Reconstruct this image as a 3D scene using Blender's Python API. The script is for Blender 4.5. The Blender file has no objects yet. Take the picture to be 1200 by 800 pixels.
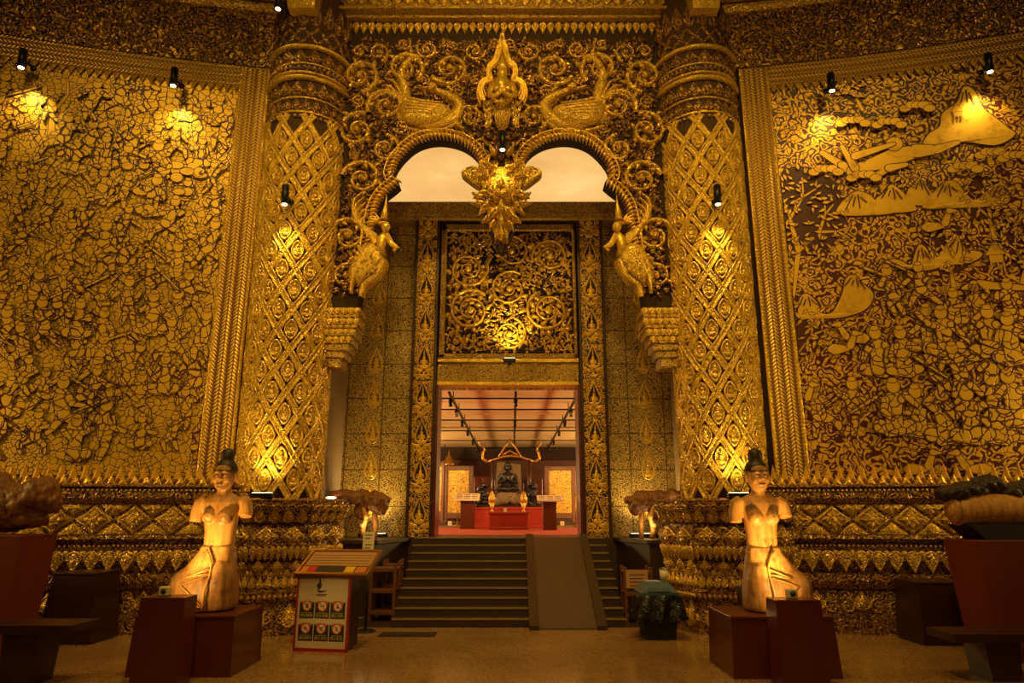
import bpy, bmesh, math, random
import numpy as np
from mathutils import Vector, Matrix
from mathutils.geometry import tessellate_polygon

pi = math.pi
SC = bpy.context.scene
COL = SC.collection
# ---------------------------------------------------------------- camera
CX, CZ, PT, FL = 0.125, 1.55, math.radians(14.04), 800.0
cd = bpy.data.cameras.new('camera'); cam = bpy.data.objects.new('camera', cd); COL.objects.link(cam)
cam.location = (CX, 0, CZ); cam.rotation_euler = (pi/2 + PT, 0, 0)
cd.sensor_width = 36; cd.lens = FL/1200*36; cd.clip_end = 200
SC.camera = cam
SC.view_settings.view_transform = 'Standard'
try: SC.view_settings.look = 'None'
except Exception: pass
SC.view_settings.exposure = 0.4; SC.view_settings.gamma = 1; SC.view_settings.use_curve_mapping = False
SC.cycles.max_bounces = 6; SC.cycles.diffuse_bounces = 3; SC.cycles.glossy_bounces = 3
SC.cycles.use_denoising = True
SC.cycles.sample_clamp_indirect = 4.0

# ---------------------------------------------------------------- node helpers
def nd(nt, t, props=None, **ins):
    n = nt.nodes.new(t)
    for k, v in (props or {}).items(): setattr(n, k, v)
    for k, v in ins.items():
        s = n.inputs[int(k[1:])] if k[0] == 'i' and k[1:].isdigit() else n.inputs[k]
        if isinstance(v, bpy.types.NodeSocket): nt.links.new(v, s)
        else: s.default_value = v
    return n
def math_(nt, op, a, b=0.0, c=None):
    n = nd(nt, 'ShaderNodeMath', {'operation': op}, i0=a, i1=b)
    if c is not None: n.inputs[2].default_value = c
    return n.outputs[0]
def ramp(nt, fac, stops, interp='LINEAR'):
    n = nd(nt, 'ShaderNodeValToRGB', None, Fac=fac); cr = n.color_ramp; cr.interpolation = interp
    while len(cr.elements) < len(stops): cr.elements.new(.5)
    for e, (p, c) in zip(cr.elements, stops):
        e.position = p; e.color = tuple(c) + (1,) if len(c) == 3 else c
    return n.outputs[0]
def mixc(nt, fac, a, b):
    n = nt.nodes.new('ShaderNodeMix'); n.data_type = 'RGBA'
    for s, v in ((n.inputs[0], fac), (n.inputs[6], a), (n.inputs[7], b)):
        if isinstance(v, bpy.types.NodeSocket): nt.links.new(v, s)
        else: s.default_value = v if not isinstance(v, tuple) else (tuple(v) + (1,))[:4]
    return n.outputs[2]
def mixf(nt, fac, a, b):
    n = nt.nodes.new('ShaderNodeMix'); n.data_type = 'FLOAT'
    for s, v in ((n.inputs[0], fac), (n.inputs[2], a), (n.inputs[3], b)):
        if isinstance(v, bpy.types.NodeSocket): nt.links.new(v, s)
        else: s.default_value = v
    return n.outputs[0]

# ---------------------------------------------------------------- sky (seen through the two arches)
w = bpy.data.worlds.new('sky'); SC.world = w; w.use_nodes = True; nt = w.node_tree
bg = nt.nodes['Background']
tc = nd(nt, 'ShaderNodeTexCoord')
mp = nd(nt, 'ShaderNodeMapping', None, Vector=tc.outputs['Generated'], Scale=(1.6, 1.6, 5.0), Location=(.3, .1, .2))
cl = nd(nt, 'ShaderNodeTexNoise', None, Vector=mp.outputs[0], Scale=2.6, Detail=5.0, Roughness=.55)
sky_c = ramp(nt, cl.outputs['Fac'], [(.32, (.56, .29, .08)), (.52, (.68, .385, .12)), (.72, (.86, .56, .22))])
nt.links.new(sky_c, bg.inputs['Color'])
SKY = 1.08
bg.inputs['Strength'].default_value = SKY

# ---------------------------------------------------------------- added fill spots, unseen and without fixtures, that brighten the hall
def aim(o, tgt):
    d = Vector(tgt) - o.location; o.rotation_euler = d.to_track_quat('-Z', 'Y').to_euler()
def lamp(name, kind, loc, tgt, energy, col=(1, .60, .22), size=.3, angle=60, blend=.6):
    L = bpy.data.lights.new(name, kind); L.energy = energy; L.color = col
    if kind == 'AREA': L.shape = 'DISK'; L.size = size
    else: L.shadow_soft_size = size
    if kind == 'SPOT': L.spot_size = math.radians(angle); L.spot_blend = blend
    o = bpy.data.objects.new(name, L); COL.objects.link(o); o.location = loc
    if tgt is not None: aim(o, tgt)
    return o
WARM = (1, .63, .14)
FILL_FLOODS = [  # location, target, power, size, cone
    ((-5.5, 3.5, 10.9), (-6.2, 9.6, 4.0), 330, .5, 85),
    ((5.5, 3.5, 10.9), (6.4, 9.6, 4.0), 290, .5, 85),
    ((-9.6, 6.9, 3.0), (-6.4, 9.7, 3.3), 330, .4, 110),
    ((9.6, 6.9, 3.2), (6.6, 9.7, 3.7), 330, .4, 110),
    ((-1.5, 3.6, 10.8), (-.6, 10.2, 6.9), 560, .5, 75),
    ((1.5, 3.6, 10.8), (.6, 10.2, 6.9), 560, .5, 75),
    ((-3.3, 4.0, 10.9), (-3.2, 9.3, 3.0), 330, .4, 70),
    ((3.3, 4.0, 10.9), (3.2, 9.3, 3.0), 330, .4, 70),
    ((0.0, 5.5, 10.9), (0.0, 8.0, 0), 850, .5, 80),
    ((0.0, -3.0, 7.0), (0.0, 10.0, 3.0), 480, .5, 95),
]
for k, (l, t, e, s, a) in enumerate(FILL_FLOODS):
    lamp('fill_flood', 'SPOT', l, t, e, WARM, s, a, .8)

# ---------------------------------------------------------------- geometry helpers
def ray(px, py):
    u, v = (px - 600)/FL, (400 - py)/FL
    return np.array([u, math.cos(PT) - v*math.sin(PT), math.sin(PT) + v*math.cos(PT)])
def at(px, py, Y):
    d = ray(px, py); t = Y/d[1]
    return np.array([CX + d[0]*t, Y, CZ + d[2]*t])
def at_z(px, py, z=0.0):
    d = ray(px, py); t = (z - CZ)/d[2]
    return np.array([CX + d[0]*t, d[1]*t, z])
WR, WY = 28.0, -17.6                    # the curved hall wall: a cylinder of radius 28 m
def wp(s, z, off=0.0):
    s = np.asarray(s, float); th = s/WR; r = WR - np.asarray(off, float)
    return np.stack([r*np.sin(th), WY + r*np.cos(th), np.broadcast_to(np.asarray(z, float), th.shape)], -1)
def on_wall(px, py, off=0.0):           # image ray -> (arc length, height) on the wall
    d = ray(px, py); R = WR - off
    a = d[0]**2 + d[1]**2; b = 2*(CX*d[0] - WY*d[1]); c = CX*CX + WY*WY - R*R
    t = (-b + math.sqrt(b*b - 4*a*c))/(2*a)
    x, y, z = CX + d[0]*t, d[1]*t, CZ + d[2]*t
    return math.atan2(x, y - WY)*WR, z
def WALL(V): return wp(V[:, 0], V[:, 1], V[:, 2])
def PLANE(Y): return lambda V: np.stack([V[:, 0], Y - V[:, 2], V[:, 1]], 1)

class MB:
    def __init__(s): s.v = []; s.l = []; s.c = []; s.m = []; s.n = 0; s.sm = []
    def add(s, V, F, mat=0, smooth=True):
        V = np.asarray(V, float).reshape(-1, 3)
        if len(V) == 0: return s
        if isinstance(F, np.ndarray): fl = F.ravel() + s.n; c = np.full(len(F), F.shape[1])
        else:
            fl = np.concatenate([np.asarray(f) for f in F]) + s.n; c = np.array([len(f) for f in F])
        s.v.append(V); s.l.append(fl); s.c.append(c)
        s.m.append(np.full(len(c), mat)); s.sm.append(np.full(len(c), smooth)); s.n += len(V)
        return s
    def mesh(s, name, mats):
        me = bpy.data.meshes.new(name)
        V = np.concatenate(s.v); L = np.concatenate(s.l).astype(np.int32); c = np.concatenate(s.c).astype(np.int32)
        me.vertices.add(len(V)); me.vertices.foreach_set('co', V.ravel().astype(np.float32))
        me.loops.add(len(L)); me.loops.foreach_set('vertex_index', L)
        me.polygons.add(len(c)); st = np.concatenate([[0], np.cumsum(c)[:-1]]).astype(np.int32)
        me.polygons.foreach_set('loop_start', st)
        for m in mats: me.materials.append(m)
        me.polygons.foreach_set('material_index', np.concatenate(s.m).astype(np.int32))
        me.polygons.foreach_set('use_smooth', np.concatenate(s.sm).astype(bool))
        me.update(calc_edges=True); me.validate()
        return me

def tagit(o, label=None, cat=None, group=None, kind=None):
    for k, v in (('label', label), ('category', cat), ('group', group), ('kind', kind)):
        if v: o[k] = v
    return o
def thing(name, label, cat, loc=(0, 0, 0), group=None):
    o = bpy.data.objects.new(name, None); COL.objects.link(o); o.location = tuple(float(x) for x in loc)
    return tagit(o, label, cat, group)
def obj(name, mb, mats, parent=None, label=None, cat=None, group=None, kind=None):
    if not isinstance(mats, (list, tuple)): mats = [mats]
    o = bpy.data.objects.new(name, mb.mesh(name, mats)); COL.objects.link(o)
    if parent is not None:
        o.parent = parent
        o.matrix_parent_inverse = Matrix.Translation(-parent.location)
    return tagit(o, label, cat, group, kind)
def struct(name, mb, mats, parent=None):
    return obj(name, mb, mats, parent, kind=None if parent else 'structure')
def dup(root, loc, label=None, group=None, rotz=0.0, scale=None):
    r = root.copy(); COL.objects.link(r); r.location = tuple(float(x) for x in loc)
    r.rotation_euler = (0, 0, rotz)
    if scale: r.scale = scale
    if label: r['label'] = label
    if group: r['group'] = group
    for ch in list(root.children):
        c = ch.copy(); COL.objects.link(c); c.parent = r
        for g in list(ch.children):
            d = g.copy(); COL.objects.link(d); d.parent = c
    return r

_bc = {}
def boxg(a, b, bev=0.0):
    a = np.minimum(np.asarray(a, float), np.asarray(b, float)) if False else np.asarray(a, float); b = np.asarray(b, float)
    lo, hi = np.minimum(a, b), np.maximum(a, b)
    if bev <= 0:
        V = np.array([[x, y, z] for z in (0, 1) for y in (0, 1) for x in (0, 1)], float)*(hi - lo) + lo
        return V, np.array([[0, 2, 3, 1], [4, 5, 7, 6], [0, 1, 5, 4], [2, 6, 7, 3], [0, 4, 6, 2], [1, 3, 7, 5]])
    bm = bmesh.new(); bmesh.ops.create_cube(bm, size=1)
    c, sz = (lo + hi)/2, hi - lo
    for v in bm.verts: v.co = Vector(np.array(v.co)*sz + c)
    bmesh.ops.bevel(bm, geom=bm.edges[:], offset=min(bev, sz.min()*.45), segments=2, profile=.5, affect='EDGES')
    bm.verts.ensure_lookup_table()
    V = np.array([v.co[:] for v in bm.verts]); Fc = [[v.index for v in f.verts] for f in bm.faces]; bm.free()
    return V, Fc
def box(mb, a, b, bev=0.0, mat=0): return mb.add(*boxg(a, b, bev), mat, False)
def rotz(V, ang, c=(0, 0)):
    V = np.array(V, float); x, y = V[:, 0] - c[0], V[:, 1] - c[1]
    V[:, 0] = c[0] + x*math.cos(ang) - y*math.sin(ang); V[:, 1] = c[1] + x*math.sin(ang) + y*math.cos(ang); return V
def hexa(mb, bot, top, mat=0):          # frustum from two quads
    V = np.array(list(bot) + list(top), float); n = len(bot)
    Fc = [list(range(n))[::-1], list(range(n, 2*n))] + [[i, (i+1) % n, n + (i+1) % n, n + i] for i in range(n)]
    return mb.add(V, Fc, mat, False)
def sphg(r=1, seg=12, rings=8):
    V = [[0, 0, 1]]; 
    for i in range(1, rings):
        a = pi*i/rings
        for j in range(seg):
            b = 2*pi*j/seg; V.append([math.sin(a)*math.cos(b), math.sin(a)*math.sin(b), math.cos(a)])
    V.append([0, 0, -1]); Fc = []
    for j in range(seg): Fc.append([0, 1 + j, 1 + (j+1) % seg])
    for i in range(rings - 2):
        for j in range(seg):
            a = 1 + i*seg + j; b = 1 + i*seg + (j+1) % seg; Fc.append([a, a + seg, b + seg, b])
    n = len(V) - 1; o = 1 + (rings - 2)*seg
    for j in range(seg): Fc.append([n, o + (j+1) % seg, o + j])
    return np.array(V)*r, Fc
def ell(mb, c, r, mat=0, seg=14, rings=9, R=None):
    V, Fc = sphg(1, seg, rings); V = V*np.asarray(r)
    if R is not None: V = V @ np.asarray(R).T
    return mb.add(V + np.asarray(c), Fc, mat)
def tube(mb, P, rad, seg=8, mat=0, smooth=True, sq=(1, 1)):
    P = np.asarray(P, float); n = len(P); rad = np.broadcast_to(np.asarray(rad, float), (n,))
    T = np.gradient(P, axis=0); T /= np.linalg.norm(T, axis=1, keepdims=True) + 1e-12
    up = np.array([0, 0, 1.]) if abs(T[0, 2]) < .9 else np.array([1., 0, 0])
    V = []
    N = np.cross(T[0], up); N /= np.linalg.norm(N)
    for i in range(n):
        N = N - T[i]*np.dot(N, T[i]); N /= np.linalg.norm(N) + 1e-12
        B = np.cross(T[i], N)
        for j in range(seg):
            a = 2*pi*j/seg; V.append(P[i] + rad[i]*(N*math.cos(a)*sq[0] + B*math.sin(a)*sq[1]))
    Fc = [[i*seg + j, i*seg + (j+1) % seg, (i+1)*seg + (j+1) % seg, (i+1)*seg + j] for i in range(n-1) for j in range(seg)]
    Fc += [list(range(seg))[::-1], list(range((n-1)*seg, n*seg))]
    return mb.add(V, Fc, mat, smooth)
def lathe(mb, prof, c=(0, 0, 0), seg=32, mat=0, smooth=True, sx=1, sy=1):
    pr = np.asarray(prof, float); a = np.arange(seg)*2*pi/seg
    V = np.stack([pr[:, 0, None]*np.cos(a)*sx + c[0], pr[:, 0, None]*np.sin(a)*sy + c[1], np.broadcast_to(pr[:, 1, None] + c[2], (len(pr), seg))], -1).reshape(-1, 3)
    n = len(pr)
    Fc = [[i*seg + j, i*seg + (j+1) % seg, (i+1)*seg + (j+1) % seg, (i+1)*seg + j] for i in range(n-1) for j in range(seg)]
    Fc += [list(range(seg))[::-1], list(range((n-1)*seg, n*seg))]
    return mb.add(V, Fc, mat, smooth)
def loft(mb, secs, seg=28, mat=0, pw=2.0):   # sections (z, cx, cy, rx, ry)
    V = []; a = np.arange(seg)*2*pi/seg; ca, sa = np.cos(a), np.sin(a)
    ca = np.sign(ca)*abs(ca)**(2/pw); sa = np.sign(sa)*abs(sa)**(2/pw)
    for z, cx, cy, rx, ry in secs: V.append(np.stack([cx + rx*ca, cy + ry*sa, np.full(seg, z)], 1))
    n = len(secs); V = np.concatenate(V)
    Fc = [[i*seg + j, i*seg + (j+1) % seg, (i+1)*seg + (j+1) % seg, (i+1)*seg + j] for i in range(n-1) for j in range(seg)]
    Fc += [list(range(seg))[::-1], list(range((n-1)*seg, n*seg))]
    return mb.add(V, Fc, mat)
def prism(mb, poly, fn, h0, h1, mat=0):      # 2-D outline -> solid between two heights of a surface map
    P = [Vector((p[0], p[1], 0)) for p in poly]; tri = tessellate_polygon([P]); n = len(P)
    A = np.array([[p[0], p[1]] for p in poly])
    V = np.concatenate([np.column_stack([A, np.full(n, h)]) for h in (h0, h1)])
    Fc = [list(t) for t in tri] + [[n + k for k in t] for t in tri] + [[i, (i+1) % n, n + (i+1) % n, n + i] for i in range(n)]
    return mb.add(fn(V), Fc, mat, False)
# --- reliefs: local (x, y, height) geometry mapped on a surface
PROF = ((-1, 0), (-.65, .9), (-.2, .7), (.2, .7), (.65, .9), (1, 0))
ROUND = ((-1, 0), (-.7, .7), (0, 1), (.7, .7), (1, 0))
FLAT = ((-1, 0), (-.9, 1), (.9, 1), (1, 0))
def ribbon(mb, fn, P, w, h, prof=PROF, closed=False, mat=0, base=0.0):
    P = np.asarray(P, float); n = len(P); w = np.broadcast_to(np.asarray(w, float), (n,))
    h = np.broadcast_to(np.asarray(h, float), (n,))
    T = (np.roll(P, -1, 0) - np.roll(P, 1, 0)) if closed else np.gradient(P, axis=0)
    T = T/(np.linalg.norm(T, axis=1, keepdims=True) + 1e-12); N = np.stack([-T[:, 1], T[:, 0]], 1)
    k = len(prof); V = np.zeros((n, k, 3))
    for j, (a, b) in enumerate(prof):
        V[:, j, :2] = P + N*(w*a)[:, None]; V[:, j, 2] = base + h*b
    m = n if closed else n - 1
    i = np.arange(m)[:, None]; j = np.arange(k - 1)[None]; i2 = (i + 1) % n
    Fc = np.stack([i*k + j, i*k + j + 1, i2*k + j + 1, i2*k + j], -1).reshape(-1, 4)
    return mb.add(fn(V.reshape(-1, 3)), Fc, mat)
LAY = ((1, 0), (.86, .75), (.55, 1))
def mound(mb, fn, O, h, layers=LAY, top=1.0, mat=0, base=0.0, c=None):
    O = np.asarray(O, float); n = len(O); c = O.mean(0) if c is None else np.asarray(c)
    V = []
    for s, hh in layers: V.append(np.column_stack([c + (O - c)*s, np.full(n, base + h*hh)]))
    V.append(np.array([[c[0], c[1], base + h*top]])); V = np.concatenate(V)
    L = len(layers); Fc = [[i*n + j, i*n + (j+1) % n, (i+1)*n + (j+1) % n, (i+1)*n + j] for i in range(L-1) for j in range(n)]
    Fc += [[(L-1)*n + j, (L-1)*n + (j+1) % n, L*n] for j in range(n)]
    return mb.add(fn(V), Fc, mat)
def circ(x, y, r, n=10, ry=None): 
    a = np.arange(n)*2*pi/n; return np.column_stack([x + r*np.cos(a), y + (ry or r)*np.sin(a)])
def petal(x, y, wd, ln, ang=pi/2, n=6, fat=.45):   # pointed leaf starting at (x,y), growing along ang
    t = np.linspace(0, 1, n + 1); prof = np.sin(pi*np.clip(t**fat if fat < 1 else t, 0, 1))*(1 - t)**.15
    prof = np.where(t < .02, .25, prof); prof[-1] = 0
    L = np.concatenate([np.column_stack([t*ln, prof*wd/2]), np.column_stack([t[::-1]*ln, -prof[::-1]*wd/2])[1:]])
    c, s = math.cos(ang), math.sin(ang)
    return np.column_stack([x + L[:, 0]*c - L[:, 1]*s, y + L[:, 0]*s + L[:, 1]*c])
def diam(x, y, w, h): return np.array([[x + w/2, y], [x + w/4*.9, y + h/4*.9], [x, y + h/2], [x - w/4*.9, y + h/4*.9], [x - w/2, y], [x - w/4*.9, y - h/4*.9], [x, y - h/2], [x + w/4*.9, y - h/4*.9]])
def rect(x0, y0, x1, y1): return np.array([[x0, y0], [x1, y0], [x1, y1], [x0, y1]], float)
def beads(mb, fn, P, r, mat=0, h=0.0):
    V, Fc = sphg(r, 6, 4)
    for p in np.asarray(P, float): mb.add(fn(V*[1, 1, 1] + [p[0], p[1], h]), Fc, mat)
def line(p, q, step):
    p, q = np.asarray(p, float), np.asarray(q, float); n = max(2, int(round(np.linalg.norm(q - p)/step)) + 1)
    return p + (q - p)*np.linspace(0, 1, n)[:, None]
def scroll(mb, fn, x, y, R, rot, hand, h, mat=0, nl=9, turns=1.55, wr=.15):
    t = np.linspace(0, 1, 30); a = rot + hand*2*pi*turns*t; r = R*(1 - .84*t)
    P = np.column_stack([x + r*np.cos(a), y + r*np.sin(a)])
    ribbon(mb, fn, P, R*wr*(1 - .5*t), h*(1 - .2*t), ROUND, mat=mat)
    mound(mb, fn, circ(x, y, R*.19, 8), h*1.25, mat=mat)
    for k in range(nl):
        tt = .04 + .62*k/nl; aa = rot + hand*2*pi*turns*tt; rr = R*(1 - .84*tt)
        g = aa + hand*pi/2 - hand*.85 if k % 2 else aa + hand*pi/2 + hand*1.0
        rr2 = rr + (R*.07 if k % 2 else -R*.07)
        mound(mb, fn, petal(x + rr2*math.cos(aa), y + rr2*math.sin(aa), R*.30*(1 - .4*tt), R*.46*(1 - .45*tt), g, 4), h*.8, mat=mat)
def pack(inside, bounds, sizes, rng, pre=(), tries=900, slack=.96):
    out = list(pre)
    for R, num in sizes:
        got = 0
        for _ in range(tries):
            if got >= num: break
            x, y = rng.uniform(bounds[0], bounds[2]), rng.uniform(bounds[1], bounds[3])
            if inside(x, y) < R*.93: continue
            if any((x-a)**2 + (y-b)**2 < ((R + r)*slack)**2 for a, b, r in out): continue
            out.append((x, y, R)); got += 1
    return out[len(pre):]
def poly_dist(polys):                     # signed distance to an even-odd region
    E = []
    for P in polys:
        P = np.asarray(P, float); E.append(np.stack([P, np.roll(P, -1, 0)], 1))
    E = np.concatenate(E); A, B = E[:, 0], E[:, 1]; D = B - A; L2 = (D**2).sum(1) + 1e-12
    def f(x, y):
        p = np.array([x, y]); t = np.clip(((p - A)*D).sum(1)/L2, 0, 1)
        d = np.sqrt(((A + D*t[:, None] - p)**2).sum(1)).min()
        c = (A[:, 1] > y) != (B[:, 1] > y)
        xi = A[:, 0] + (y - A[:, 1])*D[:, 0]/np.where(abs(D[:, 1]) < 1e-9, 1e-9, D[:, 1])
        return d if (c & (x < xi)).sum() % 2 else -d
    return f
def smooth_curve(P, n=8, closed=False):   # Catmull-Rom
    P = np.asarray(P, float); m = len(P); out = []
    for i in range(m if closed else m - 1):
        g = (lambda k: P[k % m]) if closed else (lambda k: P[min(max(k, 0), m - 1)])
        a, b, c, d = g(i-1), g(i), g(i+1), g(i+2)
        for t in np.arange(n)/n:
            out.append(.5*((2*b) + (-a + c)*t + (2*a - 5*b + 4*c - d)*t*t + (-a + 3*b - 3*c + d)*t**3))
    if not closed: out.append(P[-1])
    return np.array(out)
def text_mesh(name, s, size, mat, loc, rot, parent, extr=.001, align='CENTER'):
    c = bpy.data.curves.new(name, 'FONT'); c.body = s; c.size = size; c.extrude = extr; c.align_x = align
    t = bpy.data.objects.new(name, c); COL.objects.link(t)
    bpy.context.view_layer.update()
    me = bpy.data.meshes.new_from_object(t.evaluated_get(bpy.context.evaluated_depsgraph_get()))
    bpy.data.objects.remove(t); me.materials.clear(); me.materials.append(mat); me.name = name
    me.transform(Matrix.Translation(Vector(loc)) @ Matrix(rot).to_4x4())
    o = bpy.data.objects.new(name, me); COL.objects.link(o); o.parent = parent
    o.matrix_parent_inverse = Matrix.Translation(-parent.location)
    return o

# ---------------------------------------------------------------- materials
def mat0(name):
    m = bpy.data.materials.new(name); m.use_nodes = True
    return m, m.node_tree, m.node_tree.nodes['Principled BSDF']
def setp(b, **k):
    for n, v in k.items(): b.inputs[n].default_value = v
def bump(nt, b, h, strength=.5, dist=.02):
    n = nd(nt, 'ShaderNodeBump', None, Strength=strength, Distance=dist, Height=h)
    nt.links.new(n.outputs[0], b.inputs['Normal'])
def objco(nt): return nd(nt, 'ShaderNodeTexCoord').outputs['Object']
def xz(nt, v, sx=1.0, sz=1.0, ox=0.0):
    s = nd(nt, 'ShaderNodeSeparateXYZ', None, i0=v)
    return nd(nt, 'ShaderNodeCombineXYZ', None, X=math_(nt, 'MULTIPLY', math_(nt, 'ADD', s.outputs[0], ox), sx), Y=math_(nt, 'MULTIPLY', s.outputs[2], sz)).outputs[0]
def warp(nt, v, scale, amt):
    n = nd(nt, 'ShaderNodeTexNoise', None, Vector=v, Scale=scale, Detail=2.0)
    d = nd(nt, 'ShaderNodeVectorMath', {'operation': 'SUBTRACT'}, i0=n.outputs['Color'], i1=(.5, .5, .5))
    d = nd(nt, 'ShaderNodeVectorMath', {'operation': 'SCALE'}, i0=d.outputs[0], Scale=amt)
    return nd(nt, 'ShaderNodeVectorMath', {'operation': 'ADD'}, i0=v, i1=d.outputs[0]).outputs[0]
GOLD, DARK = (.86, .54, .055), (.055, .018, .003)
def gold(name, col=GOLD, dark=DARK, scale=16., bmp=.7, dist=.025, metal=.55, rough=.29, cover=.23):
    """hammered / chased gilding: gold over dark lacquer showing in the crevices of the chasing"""
    m, nt, b = mat0(name); v = objco(nt)
    vw = warp(nt, v, scale*.35, .9/scale)
    n0 = nd(nt, 'ShaderNodeTexNoise', None, Vector=vw, Scale=scale*.42, Detail=1.0, Roughness=.4)
    n1 = nd(nt, 'ShaderNodeTexNoise', None, Vector=v, Scale=scale*2.2, Detail=3.0)
    n2 = nd(nt, 'ShaderNodeTexNoise', None, Vector=v, Scale=1.7, Detail=3.0)
    q = math_(nt, 'MULTIPLY', math_(nt, 'PINGPONG', math_(nt, 'MULTIPLY', n0.outputs['Fac'], 6.0), .5), 2.0)
    h = math_(nt, 'ADD', math_(nt, 'MULTIPLY', q, .75), math_(nt, 'MULTIPLY', n1.outputs['Fac'], .35))
    f = ramp(nt, h, [(cover, (0, 0, 0)), (cover + .17, (1, 1, 1))])
    c2 = mixc(nt, n2.outputs['Fac'], tuple(x*.72 for x in col), tuple(min(1, x*1.15) for x in col))
    nt.links.new(mixc(nt, f, dark, c2), b.inputs['Base Color'])
    nt.links.new(mixf(nt, f, .1, metal), b.inputs['Metallic'])
    nt.links.new(ramp(nt, n1.outputs['Fac'], [(.3, (rough*.8,)*3), (.7, (rough*1.25,)*3)]), b.inputs['Roughness'])
    bump(nt, b, h, bmp, dist)
    return m
def chevron(name, vertical=True, period=.055, width=.2, off=0.0):
    m, nt, b = mat0(name); v = objco(nt); s = nd(nt, 'ShaderNodeSeparateXYZ', None, i0=v)
    u, t = (s.outputs[0], s.outputs[2]) if vertical else (s.outputs[2], s.outputs[0])
    pp = math_(nt, 'PINGPONG', math_(nt, 'ADD', u, 20 + off), width/2)
    q = math_(nt, 'FRACT', math_(nt, 'DIVIDE', math_(nt, 'ADD', t, math_(nt, 'MULTIPLY', pp, -.9 if vertical else .9)), period))
    h = math_(nt, 'PINGPONG', q, .5)
    edge = math_(nt, 'MINIMUM', math_(nt, 'MULTIPLY', pp, 16.0), math_(nt, 'MULTIPLY', math_(nt, 'SUBTRACT', width/2, pp), 40.0))
    h2 = math_(nt, 'MULTIPLY', math_(nt, 'MINIMUM', edge, 1.0), h)
    f = ramp(nt, h2, [(.06, (0, 0, 0)), (.2, (1, 1, 1))])
    nz = nd(nt, 'ShaderNodeTexNoise', None, Vector=v, Scale=2.0, Detail=4.0)
    g = mixc(nt, nz.outputs['Fac'], (.72, .44, .04), (.94, .62, .07))
    nt.links.new(mixc(nt, f, (.20, .085, .010), g), b.inputs['Base Color'])
    setp(b, Metallic=.5, Roughness=.42); bump(nt, b, h2, .8, .03)
    return m
def mural_cells(name, s1, s2, line_c=(.055, .013, .003), g=(.84, .50, .035)):
    m, nt, b = mat0(name); v = xz(nt, objco(nt)); vw = warp(nt, v, 6.0, .13)
    a = nd(nt, 'ShaderNodeTexVoronoi', {'feature': 'DISTANCE_TO_EDGE', 'voronoi_dimensions': '2D'}, Vector=vw, Scale=s1)
    c = nd(nt, 'ShaderNodeTexVoronoi', {'feature': 'DISTANCE_TO_EDGE', 'voronoi_dimensions': '2D'}, Vector=vw, Scale=s2)
    nz = nd(nt, 'ShaderNodeTexNoise', {'noise_dimensions': '2D'}, Vector=v, Scale=1.3, Detail=1.0)
    k = ramp(nt, nz.outputs['Fac'], [(.46, (0, 0, 0)), (.48, (1, 1, 1))])
    fa = ramp(nt, a.outputs['Distance'], [(.04, (0, 0, 0)), (.075, (1, 1, 1))])
    fc = ramp(nt, c.outputs['Distance'], [(.07, (0, 0, 0)), (.12, (1, 1, 1))])
    f = mixf(nt, k, fc, fa)
    n2 = nd(nt, 'ShaderNodeTexNoise', None, Vector=v, Scale=1.1, Detail=5.0)
    gc = mixc(nt, n2.outputs['Fac'], tuple(x*.65 for x in g), tuple(min(1, x*1.2) for x in g))
    nt.links.new(mixc(nt, f, line_c, gc), b.inputs['Base Color'])
    nt.links.new(mixf(nt, f, 0.0, .45), b.inputs['Metallic']); setp(b, Roughness=.42)
    bump(nt, b, f, .25, .01)
    return m
def scrolls2d(name, scale, bands, ground, g, thr=.5, metal=.45, leaf=0.0, panels=None, rough=.42):
    """all-over foliate scrollwork: contour bands of a warped field, gold on lacquer"""
    m, nt, b = mat0(name); v = xz(nt, objco(nt)); vw = warp(nt, v, scale*.8, .10*6/scale)
    n = nd(nt, 'ShaderNodeTexNoise', {'noise_dimensions': '2D'}, Vector=vw, Scale=scale, Detail=1.0, Roughness=.4)
    q = math_(nt, 'PINGPONG', math_(nt, 'MULTIPLY', n.outputs['Fac'], bands), .5)
    f = ramp(nt, q, [(thr*.5 - .03, (0, 0, 0)), (thr*.5 + .03, (1, 1, 1))])
    vo = nd(nt, 'ShaderNodeTexVoronoi', {'feature': 'DISTANCE_TO_EDGE', 'voronoi_dimensions': '2D'}, Vector=vw, Scale=scale*1.9)
    cut = ramp(nt, vo.outputs['Distance'], [(.03, (0, 0, 0)), (.07, (1, 1, 1))])
    f = math_(nt, 'MULTIPLY', f, cut)
    if panels:
        s = nd(nt, 'ShaderNodeSeparateXYZ', None, i0=v)
        for k, per in enumerate(panels):
            e = math_(nt, 'PINGPONG', math_(nt, 'ADD', s.outputs[k], 20.13), per/2)
            f = math_(nt, 'MULTIPLY', f, math_(nt, 'GREATER_THAN', e, .010))
    n2 = nd(nt, 'ShaderNodeTexNoise', None, Vector=v, Scale=1.3, Detail=4.0)
    gc = mixc(nt, n2.outputs['Fac'], tuple(x*.7 for x in g), tuple(min(1, x*1.15) for x in g))
    nt.links.new(mixc(nt, f, ground, gc), b.inputs['Base Color'])
    nt.links.new(mixf(nt, f, 0.0, metal), b.inputs['Metallic']); setp(b, Roughness=rough)
    bump(nt, b, f, .25, .01)
    return m
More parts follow.
